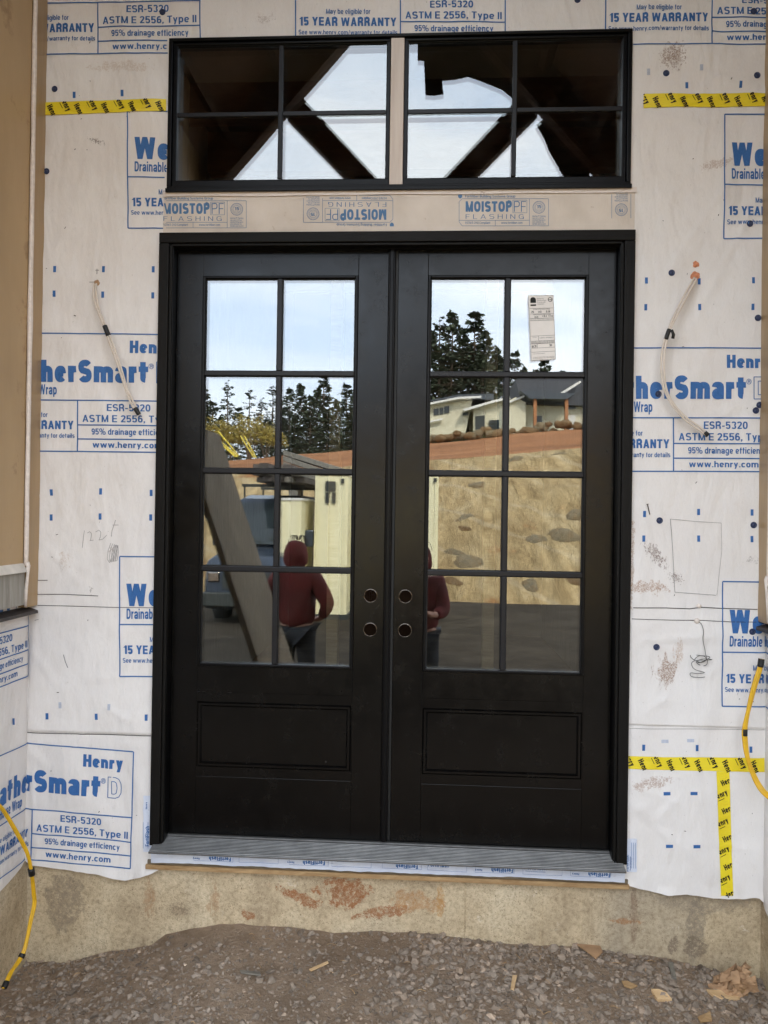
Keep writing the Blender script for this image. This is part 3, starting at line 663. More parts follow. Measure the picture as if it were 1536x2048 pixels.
dash(1295, 148, 6, 13, I); dash(1400, 140, 6, 12, I)
part(I.m, 'faint_dashes', 'pale_blue_ink', house)
# pencil notes, then painted shade lines on laps and creases
I = Ink()
def stroke(pts, wd=.55):
    for a, b in zip(pts, pts[1:]): I.line(pxf, *a, *b, wd)
stroke([(170, 1061), (168, 1075), (166, 1095)]); stroke([(176, 1066), (181, 1063), (185, 1067), (183, 1080), (181, 1081), (189, 1080)], .45); stroke([(193, 1064), (200, 1060), (204, 1064), (203, 1074), (200, 1080), (208, 1078), (216, 1070)], .45)
stroke([(233, 1040), (226, 1062), (225, 1073)], .5); stroke([(227, 1050), (239, 1050)], .5)
for q in range(5): stroke([(224 + q * 3.6, 1086 + q), (219 + q * 4, 1100 + q), (217 + q * 4, 1118 + q), (222 + q * 3.6, 1125 - q), (229 + q * 2.6, 1105), (232 + q * 1.5, 1090)], .45)
stroke([(196, 539), (196, 550)], .9); stroke([(193, 542), (200, 542)], .9); stroke([(181, 566), (197, 566)], .7)
stroke([(1339, 1038), (1342, 1085), (1345, 1130), (1348, 1184)], .6); stroke([(1339, 1038), (1390, 1043), (1440, 1046)], .45); stroke([(1348, 1184), (1390, 1187), (1430, 1190)], .55); stroke([(1440, 1046), (1441, 1100), (1432, 1190)], .35)
stroke([(130, 1308), (134, 1322), (139, 1334)], .9); stroke([(72, 1240), (80, 1238)], .6)
part(I.m, 'pencil_marks', 'pencil', house)
I = Ink()
stroke([(78, 1160), (98, 1160)], .6); stroke([(78, 1188), (130, 1188), (200, 1191)], .6); stroke([(78, 1210), (170, 1212), (240, 1214), (312, 1215)], .55); stroke([(1265, 1215), (1330, 1215), (1378, 1217), (1400, 1214), (1440, 1216), (1512, 1218)], .8); stroke([(1262, 1237), (1330, 1239), (1400, 1240), (1460, 1243), (1510, 1243)], .6)
stroke([(56, 1464), (120, 1466), (200, 1468), (303, 1471)], .7)  # dark strokes paint the shade along lap edges and creases
stroke([(1258, 1456), (1400, 1457), (1528, 1459)], .3)
for q in range(46):
    s_ = rnd.random() < .5; u = rnd.uniform(70, 300) if s_ else rnd.uniform(1275, 1505); v = rnd.uniform(20, 1700); a = rnd.uniform(0, 3.14); l_ = rnd.uniform(1.5, 5)
    if 1.5 < P(u, v).z < 1.55: continue
    stroke([(u, v), (u + l_ * math.cos(a), v + l_ * math.sin(a))], rnd.uniform(.35, .8))
part(I.m, 'staples_and_shade_lines', 'dark_flashing', house)

# ---------------------------------------------------------------- side wall cladding
for sg, nm in ((-1, 'left'), (1, 'right')):
    side = empty('side_cladding', (sg * 1.47, WY, 1.2), f'tan painted panel and corner trim on the {nm} side wall above a dark ledge', 'cladding', 'painted cladding on the two side walls')
    def bx(mat, name, x0, x1, y0, y1, z0, z1, bev=.002):
        mb = MB(); mb.box(sg * x0, sg * x1, y0, y1, z0, z1); return part(mb, name, mat, side, False, bev)
    zbot = 1.205
    bx('trim_paint', 'corner_trim', 1.453, 1.488, -.140, -.0445, zbot, 4.3)
    bx('tan_paint', 'upper_panel', 1.462, 1.488, -2.28, -.152, 1.38, 4.3)
    # caulk bead of uneven width
    mb = MB(); pts = []
    pts = [(sg * (1.4535 + .0012 * noi(z * 5, sg)), -.146 + .001 * noi(z * 9, 2 * sg), z) for z in [1.375 + .05 * k for k in range(58)]]
    mb.tube(pts, [.0095 + .0025 * noi(q[2] * 4, 5) for q in pts], 8); part(mb, 'caulk_bead', 'caulk', side, True)
    mb = MB(); mb.prism([(sg * 1.440, 1.350), (sg * 1.488, 1.350), (sg * 1.488, 1.386), (sg * 1.462, 1.386)], -2.28, -.150); part(mb, 'sill_ledge', 'white_primed', side, False, .003)
    mb = MB(); mb.tube([(sg * 1.447, -.150, 1.388), (sg * 1.441, -.1505, 1.375), (sg * 1.443, -.151, 1.34), (sg * 1.4495, -.149, 1.28), (sg * 1.4525, -.147, 1.21)], [.009, .008, .006, .007, .005], 8); part(mb, 'caulk_smear', 'caulk', side, True)
    bx('raw_grey_board', 'lower_board', 1.455, 1.488, -2.28, -.150, zbot + .012, 1.349)
    mb = MB(); mb.prism([(sg * 1.488, 1.203), (sg * 1.438, 1.188), (sg * 1.436, 1.176), (sg * 1.488, 1.165)], -2.28, -.075); part(mb, 'metal_flashing', 'dark_flashing', side, False, .0015)

# ---------------------------------------------------------------- foundation
fnd = empty('foundation', (0, 0, -.5), 'stained concrete foundation wall below the doors and building wrap', 'foundation')
zt_ = .155
m = MB()
def grid(m, f, nu, nv):
    o = len(m.v)
    for i in range(nu + 1):
        for j in range(nv + 1): m.v.append(tuple(f(i / nu, j / nv)))
    for i in range(nu):
        for j in range(nv): a = o + i * (nv + 1) + j; m.f.append((a, a + nv + 1, a + nv + 2, a + 1))
grid(m, lambda a, b: Vector((-1.50 + 3.0 * a, -.018 - .002 * noi(a * 22, b * 5) - (.003 if P(1085, 1800).x < -1.5 + 3 * a else 0) - (.002 if P(930, 1800).x > -1.5 + 3 * a else 0), -.7 + (.7 + (.153 if abs(-1.5 + 3 * a) > .99 else .139)) * b)), 240, 30)
part(m, 'concrete_face', 'concrete', fnd)
for sg in (-1, 1):
    m = MB(); m.box(sg * 1.492, sg * 1.7, -2.285, -.0205, -.7, .165); part(m, 'side_foundation', 'concrete', fnd, False, .004)
m = MB(); m.box(-.975, .975, -.012, .3, -.7, .137); part(m, 'concrete_core', 'concrete', fnd)
# form-board seam lines
m = MB()
for u in (930, 1085):
    m = MB(); x = P(u, 1830, -.02).x; m.tube([(x + .002 * noi(z * 20), -.0215, z) for z in np.linspace(-.25, .135, 14)], .0022, 5)
    part(m, 'form_seam', 'concrete', fnd)
# sill plates: two plies of board edge under the threshold
sill = empty('sill_board', (0, -.03, .14), 'raw plywood edge and dark shim strip lying on the concrete under the threshold', 'board')
m = MB(); m.box(-.978, .972, -.056, -.0185, .135, .1535); part(m, 'lower_ply', 'osb_edge', sill, False, .002)
m = MB(); m.box(-.972, .968, -.050, -.018, .1545, .172); part(m, 'upper_ply', 'dark_wood_edge', sill, False, .002)
m = MB(); m.box(-.995, -.9745, -.043, -.018, .156, .232); part(m, 'jack_stud_end', 'osb_edge', sill, False, .002)
m = MB(); m.box(.972, 1.0, -.043, -.018, .140, .232); part(m, 'jack_stud_end', 'osb_edge', sill, False, .002)

# ---------------------------------------------------------------- wall flashing paper with printing
fl = empty('flashing_strip', (0, WY, 2.83), 'cream paper flashing strip with blue printing between the transom window and the doors', 'flashing')
def flat(x, z, off=0): return Vector((x, WY - .0115 - off - .0012 * noi(x * 9, z * 20), z))
m = MB(); grid(m, lambda a, b: flat(-.948 + 1.905 * a, 2.735 + .17 * b), 190, 14); part(m, 'paper', 'flashing_paper', fl, True)
m = MB(); grid(m, lambda a, b: Vector((-.950 + 1.913 * a, WY - .0165 - .002 * abs(noi(a * 30, 0)), 2.893 + .004 * noi(a * 7) + .022 * b)), 120, 2); part(m, 'nailing_fin', 'vinyl_fin', fl)
class FInk(Ink):
    def polymap(s, vs, fs, fn, off=.0012): s.m.add([flat(*fn(a, b), off) for a, b in vs], fs)
I = FInk()
def mo(u0, v0, flip=False, clipu=None, part_=3):
    # logo panel 178 x 54 in photograph pixels
    def f(x, y):
        if flip: x, y = 178 - x, 54 - y
        p = P(u0 + x, v0 + y); return p.x, p.z
    T = lambda s_, x0, x1, yb, yt, b=.0: I.text(s_, f, x0, x1, yb, yt, b)
    ln = lambda *q: I.line(f, *q[:4], .4)
    if part_ & 1:
        T('MOISTOP', 13, 105, 26, 5, .03); T('PF', 109, 133, 26, 5, .0); I.line(f, 107, 28, 135, 28, .35); I.line(f, 107, 3, 135, 3, .35); I.line(f, 107, 3, 107, 28, .35); I.line(f, 135, 3, 135, 28, .35)
        T('F L A S H I N G', 13, 129, 40, 31, .0); T('ASTM E-2112 Compliant', 12, 62, 50, 45.5, .01); T('www.fortifiber.com', 84, 126, 50, 45.5, .01)
        ln(0, 6, 6, 0); ln(6, 0, 178, 0); ln(0, 6, 0, 46); ln(0, 46, 6, 54); ln(0, 43, 140, 43); ln(72, 43, 72, 54)
        T('Fortifiber Building Systems Group', 12, 112, -2.5, -7.5, .012)
        I.polymap([(-2, -8), (6, -8), (6, -3), (2, 0), (-2, -3)], [(0, 1, 2, 3, 4)], f)
    if part_ & 2:
        ln(140, 0, 140, 54); ln(178, 0, 178, 54); ln(6, 54, 178, 54)
        for q in range(24):
            a0, a1 = q / 24 * 6.2832, (q + 1) / 24 * 6.2832
            for rr_, w_ in ((12, .45), (7.5, .3)): I.line(f, 159 + rr_ * math.cos(a0), 17 + rr_ * math.sin(a0), 159 + rr_ * math.cos(a1), 17 + rr_ * math.sin(a1), w_, 1)
            I.line(f, 159 + 9 * math.cos(a0), 17 + 9 * math.sin(a0), 159 + 10.8 * math.cos(a0), 17 + 10.8 * math.sin(a0), .35, 1)
        T('15', 154.5, 164, 18.5, 12.5, .02); T('YEAR', 154.5, 163.5, 21.8, 19.6, 0)
        for q, s_ in enumerate(('Moistop PF Flashing', 'may carry a 15 Year', 'Limited Warranty', 'see website for', 'details and record')): T(s_, 146, 172 - (q % 2) * 3, 36 + q * 3.9, 33.2 + q * 3.9, .01)
mo(316, 404); mo(608, 393, True); mo(918, 400); mo(1228 - 6, 385, True, None, 2)
keep = [fc for fc in I.m.f if all(-.947 < I.m.v[i][0] < .955 and 2.737 < I.m.v[i][2] < 2.894 for i in fc)]
I.m.f = keep; part(I.m, 'printed_logos', 'flash_ink', fl)

# ---------------------------------------------------------------- yellow seam tapes
def tape(corners, label, ang, step, stag, vertical=False):
    # corners in photograph pixels: tl, tr, br, bl
    o = empty('seam_tape', tuple(P(*corners[0])), label, 'tape', 'yellow printed seam tapes on the wrap')
    def q(a, b):
        tl, tr, br, bl = [Vector(c) for c in corners]; t_ = tl.lerp(tr, a); u_ = bl.lerp(br, a); return tuple(t_.lerp(u_, b))
    L_ = (Vector(corners[1]) - Vector(corners[0])).length; H_ = (Vector(corners[3]) - Vector(corners[0])).length
    nu, nv = max(4, int(L_ / 6)), max(4, int(H_ / 6))
    m = MB(); grid(m, lambda a, b: S(*wall_of(*q(a, b)), .0034 + .0006 * noi(a * L_ / 7, b * H_ / 9)), nu, nv)
    m.f = [f[::-1] for f in m.f]
    ob = part(m, 'tape_film', 'yellow_tape', o, True)
    I = Ink(); vs, fs = glyphs('Henry', .026); w0 = max(a for a, b in vs)
    n = int((H_ if vertical else L_) / step) + 2
    for k in range(n):
        for r_ in ((0, 1) if True else (0,)):
            if vertical: cu, cv = (W_ := L_) * (.25 + .62 * r_), k * step + (r_ * step / 2) - 8
            else: cu, cv = k * step + r_ * step / 2, H_ * (.25 + .52 * r_)
            ca, sa = math.cos(ang), math.sin(ang); sc = 29 / w0
            pts = []
            for a, b in vs:
                x = (a - w0 / 2) * sc; y = -(b - .35) * sc * 1.25; pts.append((cu + x * ca - y * sa, cv + x * sa + y * ca))
            ok = []
            for fc in fs:
                if 0.3 < sum(pts[i][0] for i in fc) / len(fc) < L_ - .3 and 0.3 < sum(pts[i][1] for i in fc) / len(fc) < H_ - .3: ok.append(fc)
            if ok: I.polymap(pts, ok, lambda u, v: wall_of(*q(u / L_, v / H_)), .0050)
            # underline stroke
            lx0, lx1, ly = -9, 4, 8.2; a0 = (cu + lx0 * ca - ly * sa, cv + lx0 * sa + ly * ca); a1 = (cu + lx1 * ca - ly * sa, cv + lx1 * sa + ly * ca)
            if all(1 < a_[0] < L_ - 1 and 1 < a_[1] < H_ - 1 for a_ in (a0, a1)):
                base_ = len(I.m.v); dx, dy = -sa * .6, ca * .6
                I.polymap([(a0[0] + dx, a0[1] + dy), (a1[0] + dx, a1[1] + dy), (a1[0] - dx, a1[1] - dy), (a0[0] - dx, a0[1] - dy)], [(0, 1, 2, 3)], lambda u, v: wall_of(*q(u / L_, v / H_)), .0050)
    part(I.m, 'tape_lettering', 'black_ink', o)
tape([(80, 208), (334, 201), (334, 225), (80, 234)], 'yellow printed seam tape across the wrap left of the transom window', 1.10, 54, 0)
tape([(1285, 192), (1526, 192), (1526, 217), (1285, 220)], 'yellow printed seam tape across the wrap right of the transom window', 1.10, 54, 0)
tape([(1256, 1511), (1528, 1515), (1528, 1543), (1256, 1536)], 'yellow printed seam tape running level beside the bottom of the right door', 1.10, 56, 0)
tape([(1431, 1541), (1457, 1541), (1464, 1788), (1440, 1789)], 'upright yellow seam tape hanging down below the level tape at lower right', -.42, 56, 0, True)

# ---------------------------------------------------------------- cap nails
m = MB(); m.lathe([(.0, 0), (.0125, 0), (.0128, .0012), (.0118, .0024), (.0095, .0022), (.0088, .0013), (.0045, .0014), (.0038, .0026), (0.0001, .0030)], Matrix.Rotation(R(90), 4, 'X'), 20)
cap0 = None
CAPS = [(112, 181, 'cap nail in the wrap above the left yellow tape'), (96, 345, 'cap nail beside the left trim below the yellow tape'), (327, 28, 'cap nail over the printed ESR number at top left'), (773, -4, None), (1154, 3, 'cap nail at the very top edge above the transom window'),
        (1504, 28, 'cap nail over the printed panel in the top right corner'), (1330, 151, 'cap nail under the rusty stain above the right yellow tape'), (1511, 155, 'cap nail beside the right trim above the yellow tape'), (1498, 449, 'cap nail over the website line of the right printed panel'),
        (1341, 548, 'cap nail left of the orange foam spot'), (1514, 637, 'cap nail beside the right trim near the upper dashes'), (1315, 789, 'cap nail in the big printed letter e behind the white cable'), (1516, 811, 'upper of two touching cap nails beside the right trim'), (1509, 822, 'lower of two touching cap nails beside the right trim'),
        (1317, 1041, 'cap nail just below the loose nail right of the door'), (1505, 1050, 'cap nail beside the right trim near the lower dashes'), (1501, 1262, 'cap nail in the printed letter under the right ledge'), (1311, 1293, 'cap nail left of the hanging coil of grey wire')]
for u, v, lb in CAPS:
    if lb is None: continue
    if cap0 is None: o = cap0 = m.build('cap_nail', 'cap_plastic', None, True)
    else: o = cap0.copy(); COL.objects.link(o)
    x, z = wall_of(u, v); o.location = S(x, z, .0015) ; tag(o, 'round dark blue ' + lb, 'cap nail', 'dark blue cap nails in the wrap'); o.rotation_euler = (0, rnd.uniform(0, 6), 0)
# loose nail
m = MB(); a, b = S(*wall_of(1293, 1009), .006), S(*wall_of(1297, 1029), .004); m.tube([a, b], .0017, 8); d = (a - b).normalized(); m.tube([a - d * .0005, a + d * .0018], .004, 10)
tag(m.build('nail', 'rust_nail', None, True), 'dark nail driven slantwise through the wrap right of the door', 'nail')

# ================================================================ TRANSOM WINDOW
tw = empty('transom_window', (0, -.05, 2.93), 'wide black transom window of two lights above the double doors', 'window')
X0, X1, Z0, Z1 = -.933, .938, 2.912, 3.542
m = MB()
m.box(X0, X1, -.062, -.002, Z1 - .012, Z1); m.box(X0, X1, -.062, -.002, Z0, Z0 + .021); m.box(X0, X0 + .0165, -.062, -.002, Z0 + .0215, Z1 - .0125); m.box(X1 - .0165, X1, -.062, -.002, Z0 + .0215, Z1 - .0125)
m.box(X0 - .003, X1 + .003, -.070, -.0625, Z0 - .005, Z0 + .011)
part(m, 'window_frame', 'black_vinyl', tw, False, .002)
m = MB(); m.box(-.020, .0335, -.054, -.004, Z0 + .022, Z1 - .013); part(m, 'mullion_board', 'mullion_board', tw, False, .002)
LT = [(-.916, -.021), (.0345, .921)]
gz0, gz1 = 2.961, 3.518
for (a, b) in LT:
    m = MB(); g = .021
    m.box(a, b, -.050, -.004, gz1 + .0, Z1 - .013); m.box(a, b, -.050, -.004, Z0 + .022, gz0); m.box(a, a + g - .004, -.049, -.004, gz0 - .001, gz1 + .001); m.box(b - g + .004, b, -.049, -.004, gz0 - .001, gz1 + .001)
    m.box(a + g - .004, b - g + .004, -.042, -.03, gz1 - .004, gz1 + .001); m.box(a + g - .004, b - g + .004, -.042, -.03, gz0 - .001, gz0 + .005)
    fr = part(m, 'sash', 'black_vinyl', tw, False, .0025)
    m = MB(); m.add([(a + .01, -.036, gz0 - .005), (b - .01, -.036, gz0 - .005), (b - .01, -.036, gz1 + .005), (a + .01, -.036, gz1 + .005)], [(0, 1, 2, 3)]); part(m, 'outer_pane', 'transom_outer_glass', tw)
    m = MB(); m.add([(a + .01, -.008, gz0 - .005), (b - .01, -.008, gz0 - .005), (b - .01, -.008, gz1 + .005), (a + .01, -.008, gz1 + .005)], [(0, 1, 2, 3)]); part(m, 'inner_pane', 'transom_inner_glass', tw)
    cx = -.470 if a < 0 else .479; zc = 3.234
    m = MB(); m.box(cx - .009, cx + .009, -.046, -.037, gz0 + .006, gz1 - .006); m.box(a + g - .004, cx - .0095, -.0455, -.037, zc - .009, zc + .009); m.box(cx + .0095, b - g + .004, -.0455, -.037, zc - .009, zc + .009); part(m, 'glazing_bars', 'grille_bar', tw, False, .002)

# ================================================================ DOUBLE DOOR
dd = empty('double_door', (0, 0, .22), 'black double entry door with eight glass panes above a raised panel in each leaf', 'door')
ZT = 2.742
def grained(nm, boxes, mat, par, bev=.002):
    m = MB()
    for b in boxes: m.box(*b)
    return part(m, nm, mat, par, False, bev)
# brick mould with a stepped profile
for s_ in (-1, 1):
    m = MB(); m.box(s_ * .9585, s_ * .917, -.068, -.03, .238, ZT - .043); m.box(s_ * .917, s_ * .9045, -.060, -.02, .238, ZT - .043); part(m, 'brick_mould', 'brickmould_black', dd, False, .003)
    m = MB(); m.box(s_ * .9040, s_ * .915, -.019, .05, .24, ZT - .055); m.box(s_ * .9030, s_ * .909, -.050, -.0195, .24, ZT - .055); part(m, 'side_jamb', 'black_vinyl', dd, False, .0015)
m = MB(); m.box(-.9585, .9585, -.0685, -.03, ZT - .0425, ZT); m.box(-.917, .917, -.060, -.02, ZT - .054, ZT - .043); part(m, 'head_mould', 'brickmould_black_head', dd, False, .003)
m = MB(); m.box(-.915, .915, -.019, .05, 2.693, ZT - .055); part(m, 'head_jamb', 'black_vinyl', dd, False, .0015)
# threshold: deck with ribs sloping to a nose
m = MB(); n_r = 11
prof = [(.05, .262), (.0, .262), (-.006, .256)]
for k in range(n_r):
    y = -.012 - k * .0093; z = .254 - k * .0016
    prof += [(y, z - .002), (y - .0014, z + .0018), (y - .0058, z + .0012), (y - .0072, z - .0028)]
prof += [(-.1155, .2365), (-.121, .2365), (-.122, .235), (-.122, .2295), (-.110, .2285), (.05, .2285)]
vs = [(-.938 - (0.004 if y < -.07 else -.03), y, z) for y, z in prof] + [(.938 + (0.004 if y < -.07 else -.03), y, z) for y, z in prof]; n_ = len(prof)
m.add(vs, [(i, n_ + i, n_ + (i + 1) % n_, (i + 1) % n_) for i in range(n_)] + [tuple(range(n_)), tuple(range(2 * n_ - 1, n_ - 1, -1))]); part(m, 'threshold', 'threshold_metal', dd)
grained('weather_sill', [(-.903, .903, -.006, .03, .2625, .2665)], 'gasket', dd)
LXS = [(-.9025, -.0195, -1), (.0205, .9025, 1)]
LZ0, LZ1 = .268, 2.690
for xa, xb, sg in LXS:
    leaf = empty('door_leaf', (0, 0, 0)); leaf.parent = dd; leaf.location = (xa if sg < 0 else xb, 0, .05)
    Lo = Vector((0, 0, 0))
    def lp(mb, name, mat, smooth=False, bevel=0):
        o = mb.build(name, mat, leaf, smooth, bevel); o.location = (-leaf.location.x, 0, -.27); return o
    l0, l1 = (-.7918, -.1432) if sg < 0 else (.1432, .7918)
    lz0, lz1 = .9645, 2.5825
    m = MB(); m.box(xa, l0 - .0, 0, .044, LZ0, LZ1); m.box(l1, xb, 0, .044, LZ0, LZ1); lp(m, 'stile', 'door_black_vertical', False, .0015)
    m = MB(); m.box(l0 + .0005, l1 - .0005, .0, .044, lz1, LZ1 - .0003); m.box(l0 + .0005, l1 - .0005, .0, .044, .855, lz0); m.box(l0 + .0005, l1 - .0005, .0, .044, LZ0 + .0003, .505)
    lp(m, 'rail', 'door_black_horizontal', False, .001)
    # raised panel
    pz0, pz1 = .545, .815; px0, px1 = l0 + .003, l1 - .003
    m = MB(); m.box(l0 + .0005, l1 - .0005, .004, .044, .5055, .8545)
    vs = []; ring = [(0, -.0), (.006, -.009), (.014, -.009), (.022, .002), (.026, .003)]
    for d_, y_ in ring: vs += [(px0 + d_, y_ + .0035, pz0 + d_), (px1 - d_, y_ + .0035, pz0 + d_), (px1 - d_, y_ + .0035, pz1 - d_), (px0 + d_, y_ + .0035, pz1 - d_)]
    fs = [(4 * r_ + k, 4 * r_ + (k + 1) % 4, 4 * r_ + 4 + (k + 1) % 4, 4 * r_ + 4 + k) for r_ in range(len(ring) - 1) for k in range(4)] + [(16, 17, 18, 19)]
    m.add(vs, fs); m.box(l0 + .0005, px0, .0005, .01, pz0, pz1); m.box(px1, l1 - .0005, .0005, .01, pz0, pz1); m.box(l0 + .0005, l1 - .0005, .0005, .01, .5055, pz0); m.box(l0 + .0005, l1 - .0005, .0005, .01, pz1, .8545)
    lp(m, 'raised_panel', 'door_black_horizontal')
    # glazing frame round the lite
    m = MB(); g = .012
    m.box(l0 + .0, l0 + g, -.010, .03, lz0, lz1); m.box(l1 - g, l1, -.010, .03, lz0, lz1); m.box(l0 + g, l1 - g, -.010, .03, lz1 - g, lz1); m.box(l0 + g, l1 - g, -.010, .03, lz0, lz0 + g)
    lp(m, 'lite_frame', 'black_vinyl', False, .003)
    # bars
    xm = (l0 + l1) / 2; zr = [lz0 + (lz1 - lz0) * q / 4 for q in (1, 2, 3)]; zr = [1.3685, 1.774, 2.178] if True else zr
    m = MB(); b_ = .0105
    for z in zr: m.box(l0 + g, l1 - g, -.011, .003, z - b_, z + b_)
    ze = [lz0 + g] + [q for z in zr for q in (z - b_, z + b_)] + [lz1 - g]
    for q in range(0, 8, 2): m.box(xm - b_, xm + b_, -.0105, .003, ze[q] + .0005, ze[q + 1] - .0005)
    lp(m, 'glazing_bars', 'grille_bar', False, .003)
    m = MB()
    for z in zr: m.box(l0 + g, l1 - g, .0032, .0045, z - b_ - .003, z + b_ + .003)
    for q in range(0, 8, 2): m.box(xm - b_ - .003, xm + b_ + .003, .0032, .0045, ze[q] + .003, ze[q + 1] - .003)
    m.box(l0 + g, l0 + g + .004, .0032, .0045, lz0 + g, lz1 - g); m.box(l1 - g - .004, l1 - g, .0032, .0045, lz0 + g, lz1 - g); m.box(l0 + g, l1 - g, .0032, .0045, lz1 - g - .004, lz1 - g)
    lp(m, 'bar_gasket', 'gasket')
    m = MB(); m.add([(l0 + .004, .006, lz0 + .004), (l1 - .004, .006, lz0 + .004), (l1 - .004, .006, lz1 - .004), (l0 + .004, .006, lz1 - .004)], [(0, 1, 2, 3)]); lp(m, 'outer_glass', 'outer_glass')
    m = MB(); m.add([(l0 + .004, .024, lz0 + .004), (l1 - .004, .024, lz0 + .004), (l1 - .004, .024, lz1 - .004), (l0 + .004, .024, lz1 - .004)], [(0, 1, 2, 3)]); lp(m, 'inner_glass', 'inner_glass')
    kx = -.0735 if sg < 0 else .069
    for z, nm in ((1.2685, 'deadbolt_cover'), (1.130, 'handle_cover')):
        M = Matrix.Translation((kx, 0, z)) @ Matrix.Rotation(R(90), 4, 'X')
        m = MB(); m.lathe([(.0275, 0), (.0275, .003), (.0262, .006), (.0245, .0072), (.0240, .0062), (.0001, .0060)], M, 32)
        o = lp(m, nm, 'dark_bronze', False)
        m = MB(); m.lathe([(.0275, .0), (.0279, .0032), (.0268, .0068), (.0262, .0060)], M, 32); m.f = m.f[:-2]; lp(m, 'cover_rim', 'chrome_rim', True)
        if nm == 'deadbolt_cover' and sg < 0:
            m = MB(); m.box(kx - .004, kx + .004, -.011, -.006, z - .016, z + .018); m.box(kx - .02, kx - .006, -.008, -.006, z - .008, z - .004); m.box(kx + .006, kx + .019, -.008, -.006, z + .002, z + .006); lp(m, 'bolt_crosspiece', 'dark_bronze', False, .001)
# astragal between the leaves
m = MB(); m.box(-.0185, .0085, -.012, .02, .268, 2.6925); m.box(-.013, .003, -.018, -.0125, .268, 2.6925); part(m, 'astragal', 'black_vinyl', dd, False, .003)
m = MB(); m.box(.0095, .0195, .004, .03, .268, 2.6925); part(m, 'meeting_gasket', 'gasket', dd)

# energy sticker on the glass
c = [P(u, v, .004) for u, v in ((1056, 591), (1107, 590), (1112, 719), (1062, 722))]
st = empty('window_sticker', tuple(c[0]), 'white energy rating label stuck crookedly on the top right pane', 'sticker')
m = MB(); m.add([Vector((q.x, .0045, q.z)) for q in c] + [Vector((q.x, .0036, q.z)) for q in c], [(3, 2, 1, 0), (4, 5, 6, 7), (0, 1, 5, 4), (1, 2, 6, 5), (2, 3, 7, 6), (3, 0, 4, 7)]); part(m, 'label_paper', 'sticker_paper', st)
class SInk(Ink):
    def polymap(s, vs, fs, fn, off=0): s.m.add([Vector((fn(a, b)[0], .0031, fn(a, b)[1])) for a, b in vs], fs)
I = SInk()
def fs_(x, y):
    a, b = x / 50, y / 130; p = c[0].lerp(c[1], a).lerp(c[3].lerp(c[2], a), b); return p.x, p.z
T = lambda s_, x0, x1, yb, yt, b=.0: I.text(s_, fs_, x0, x1, yb, yt, b)
for y in (0.9, 26, 37, 46, 50.5, 81, 96.5, 105, 113, 129): I.line(fs_, 2, y, 49, y, .25)
I.line(fs_, 1, 1, 1, 129, .2); I.line(fs_, 49, 1, 49, 129, .2); I.line(fs_, 14, 97, 14, 105, .25); I.line(fs_, 17, 81, 17, 90, .25)
arch = [(4, 15)] + [(9.5 - 5.5 * math.cos(q / 8 * math.pi), 9 - 5.5 * math.sin(q / 8 * math.pi)) for q in range(9)] + [(15, 15)]
I.polymap(arch, [tuple(range(len(arch) - 1, -1, -1))], fs_); I.polymap([(4, 18), (15, 18), (15, 21), (4, 21)], [(3, 2, 1, 0)], fs_)
for q in range(16):
    a0, a1 = q / 16 * 6.283, (q + 1) / 16 * 6.283; I.line(fs_, 43 + 4 * math.cos(a0), 9 + 4 * math.sin(a0), 43 + 4 * math.cos(a1), 9 + 4 * math.sin(a1), .6, 1)
T('star', 40, 46, 10.5, 7.5, .02)
for q, s_ in enumerate(('National', 'Fenestration Rating', 'Council', 'Certified product')): T(s_, 17, 30 + (q * 5) % 7, 8 + q * 3.6, 5.6 + q * 3.6)
T('Energy performance ratings', 9, 42, 28.5, 26.6, .01); T('.25', 4, 10, 35, 31, .02); T('1.42', 18, 25, 35, 31, .02); T('0.14', 34, 42, 35, 31, .02); T('Additional performance ratings', 8, 43, 39.5, 37.6, .01)
T('0.21', 11, 18, 45.4, 41.4, .02); T('< 0.3', 26, 35, 44, 39.8, .02); T('< 1.5', 38, 47, 44, 39.8, .02)
for q in range(2): T('manufacturer stipulates that these ratings conform', 2, 48, 47.6 + 2 * q, 46.3 + 2 * q)
T('climate zones', 5, 14, 84, 82.4); T('qualified in all highlighted', 19, 47, 86, 84)
for q in range(3): T('tested and certified for use in the area shown', 2, 48, 92 + 2.3 * q, 90.3 + 2.3 * q, .02)
T('ok 24', 3, 12, 104, 98.5, .02); T('200', 38, 43, 103, 98.5, .02); T('remove label after inspection', 4, 28, 117, 115.4)
for q in range(2): T('for complete details see the product information', 4, 47, 124 + 2.2 * q, 122.4 + 2.2 * q)
part(I.m, 'label_print', 'black_ink', st)

# ---------------------------------------------------------------- printed sill tape below the threshold
ft = empty('sill_tape', (0, -.05, .2), 'white self adhesive sill tape with blue lettering folded below the threshold', 'tape')
def fold(x, z, off=0): return Vector((x, -.068 - off + .003 * noi(x * 14, z * 30) - .004 * noi(x * 5, 2), z))
def fb(x): return .170 + .006 * noi(x * 4.5, 9) + .003 * noi(x * 25, 3)
m = MB(); grid(m, lambda a, b: fold(-.95 + 1.90 * a, fb(-.95 + 1.90 * a) + (.2285 - fb(-.95 + 1.90 * a)) * b), 200, 6); part(m, 'tape_film', 'flash_tape', ft, True)
class TInk(Ink):
    def polymap(s, vs, fs, fn, off=.001): s.m.add([fold(*fn(a, b), off) for a, b in vs], fs)
I = TInk()
def flip_t(u0, u1, s_, z0, z1, b=.032, flip=True):
    x0, x1 = P(u0, 1725, -.052).x, P(u1, 1725, -.052).x
    if flip: f = lambda x, y: (x1 - (x - x0), z1 - (y - z0))
    else: f = lambda x, y: (x, y)
    I.text(s_, f, x0, x1, z0, z1, b)
for u in (420, 607, 792, 982, 1175): flip_t(u, u + 44, 'FortiFlash', .188, .204)
for u in (388, 576, 950, 1143): flip_t(u, u + 14, 'Henry', .190, .198, .025)
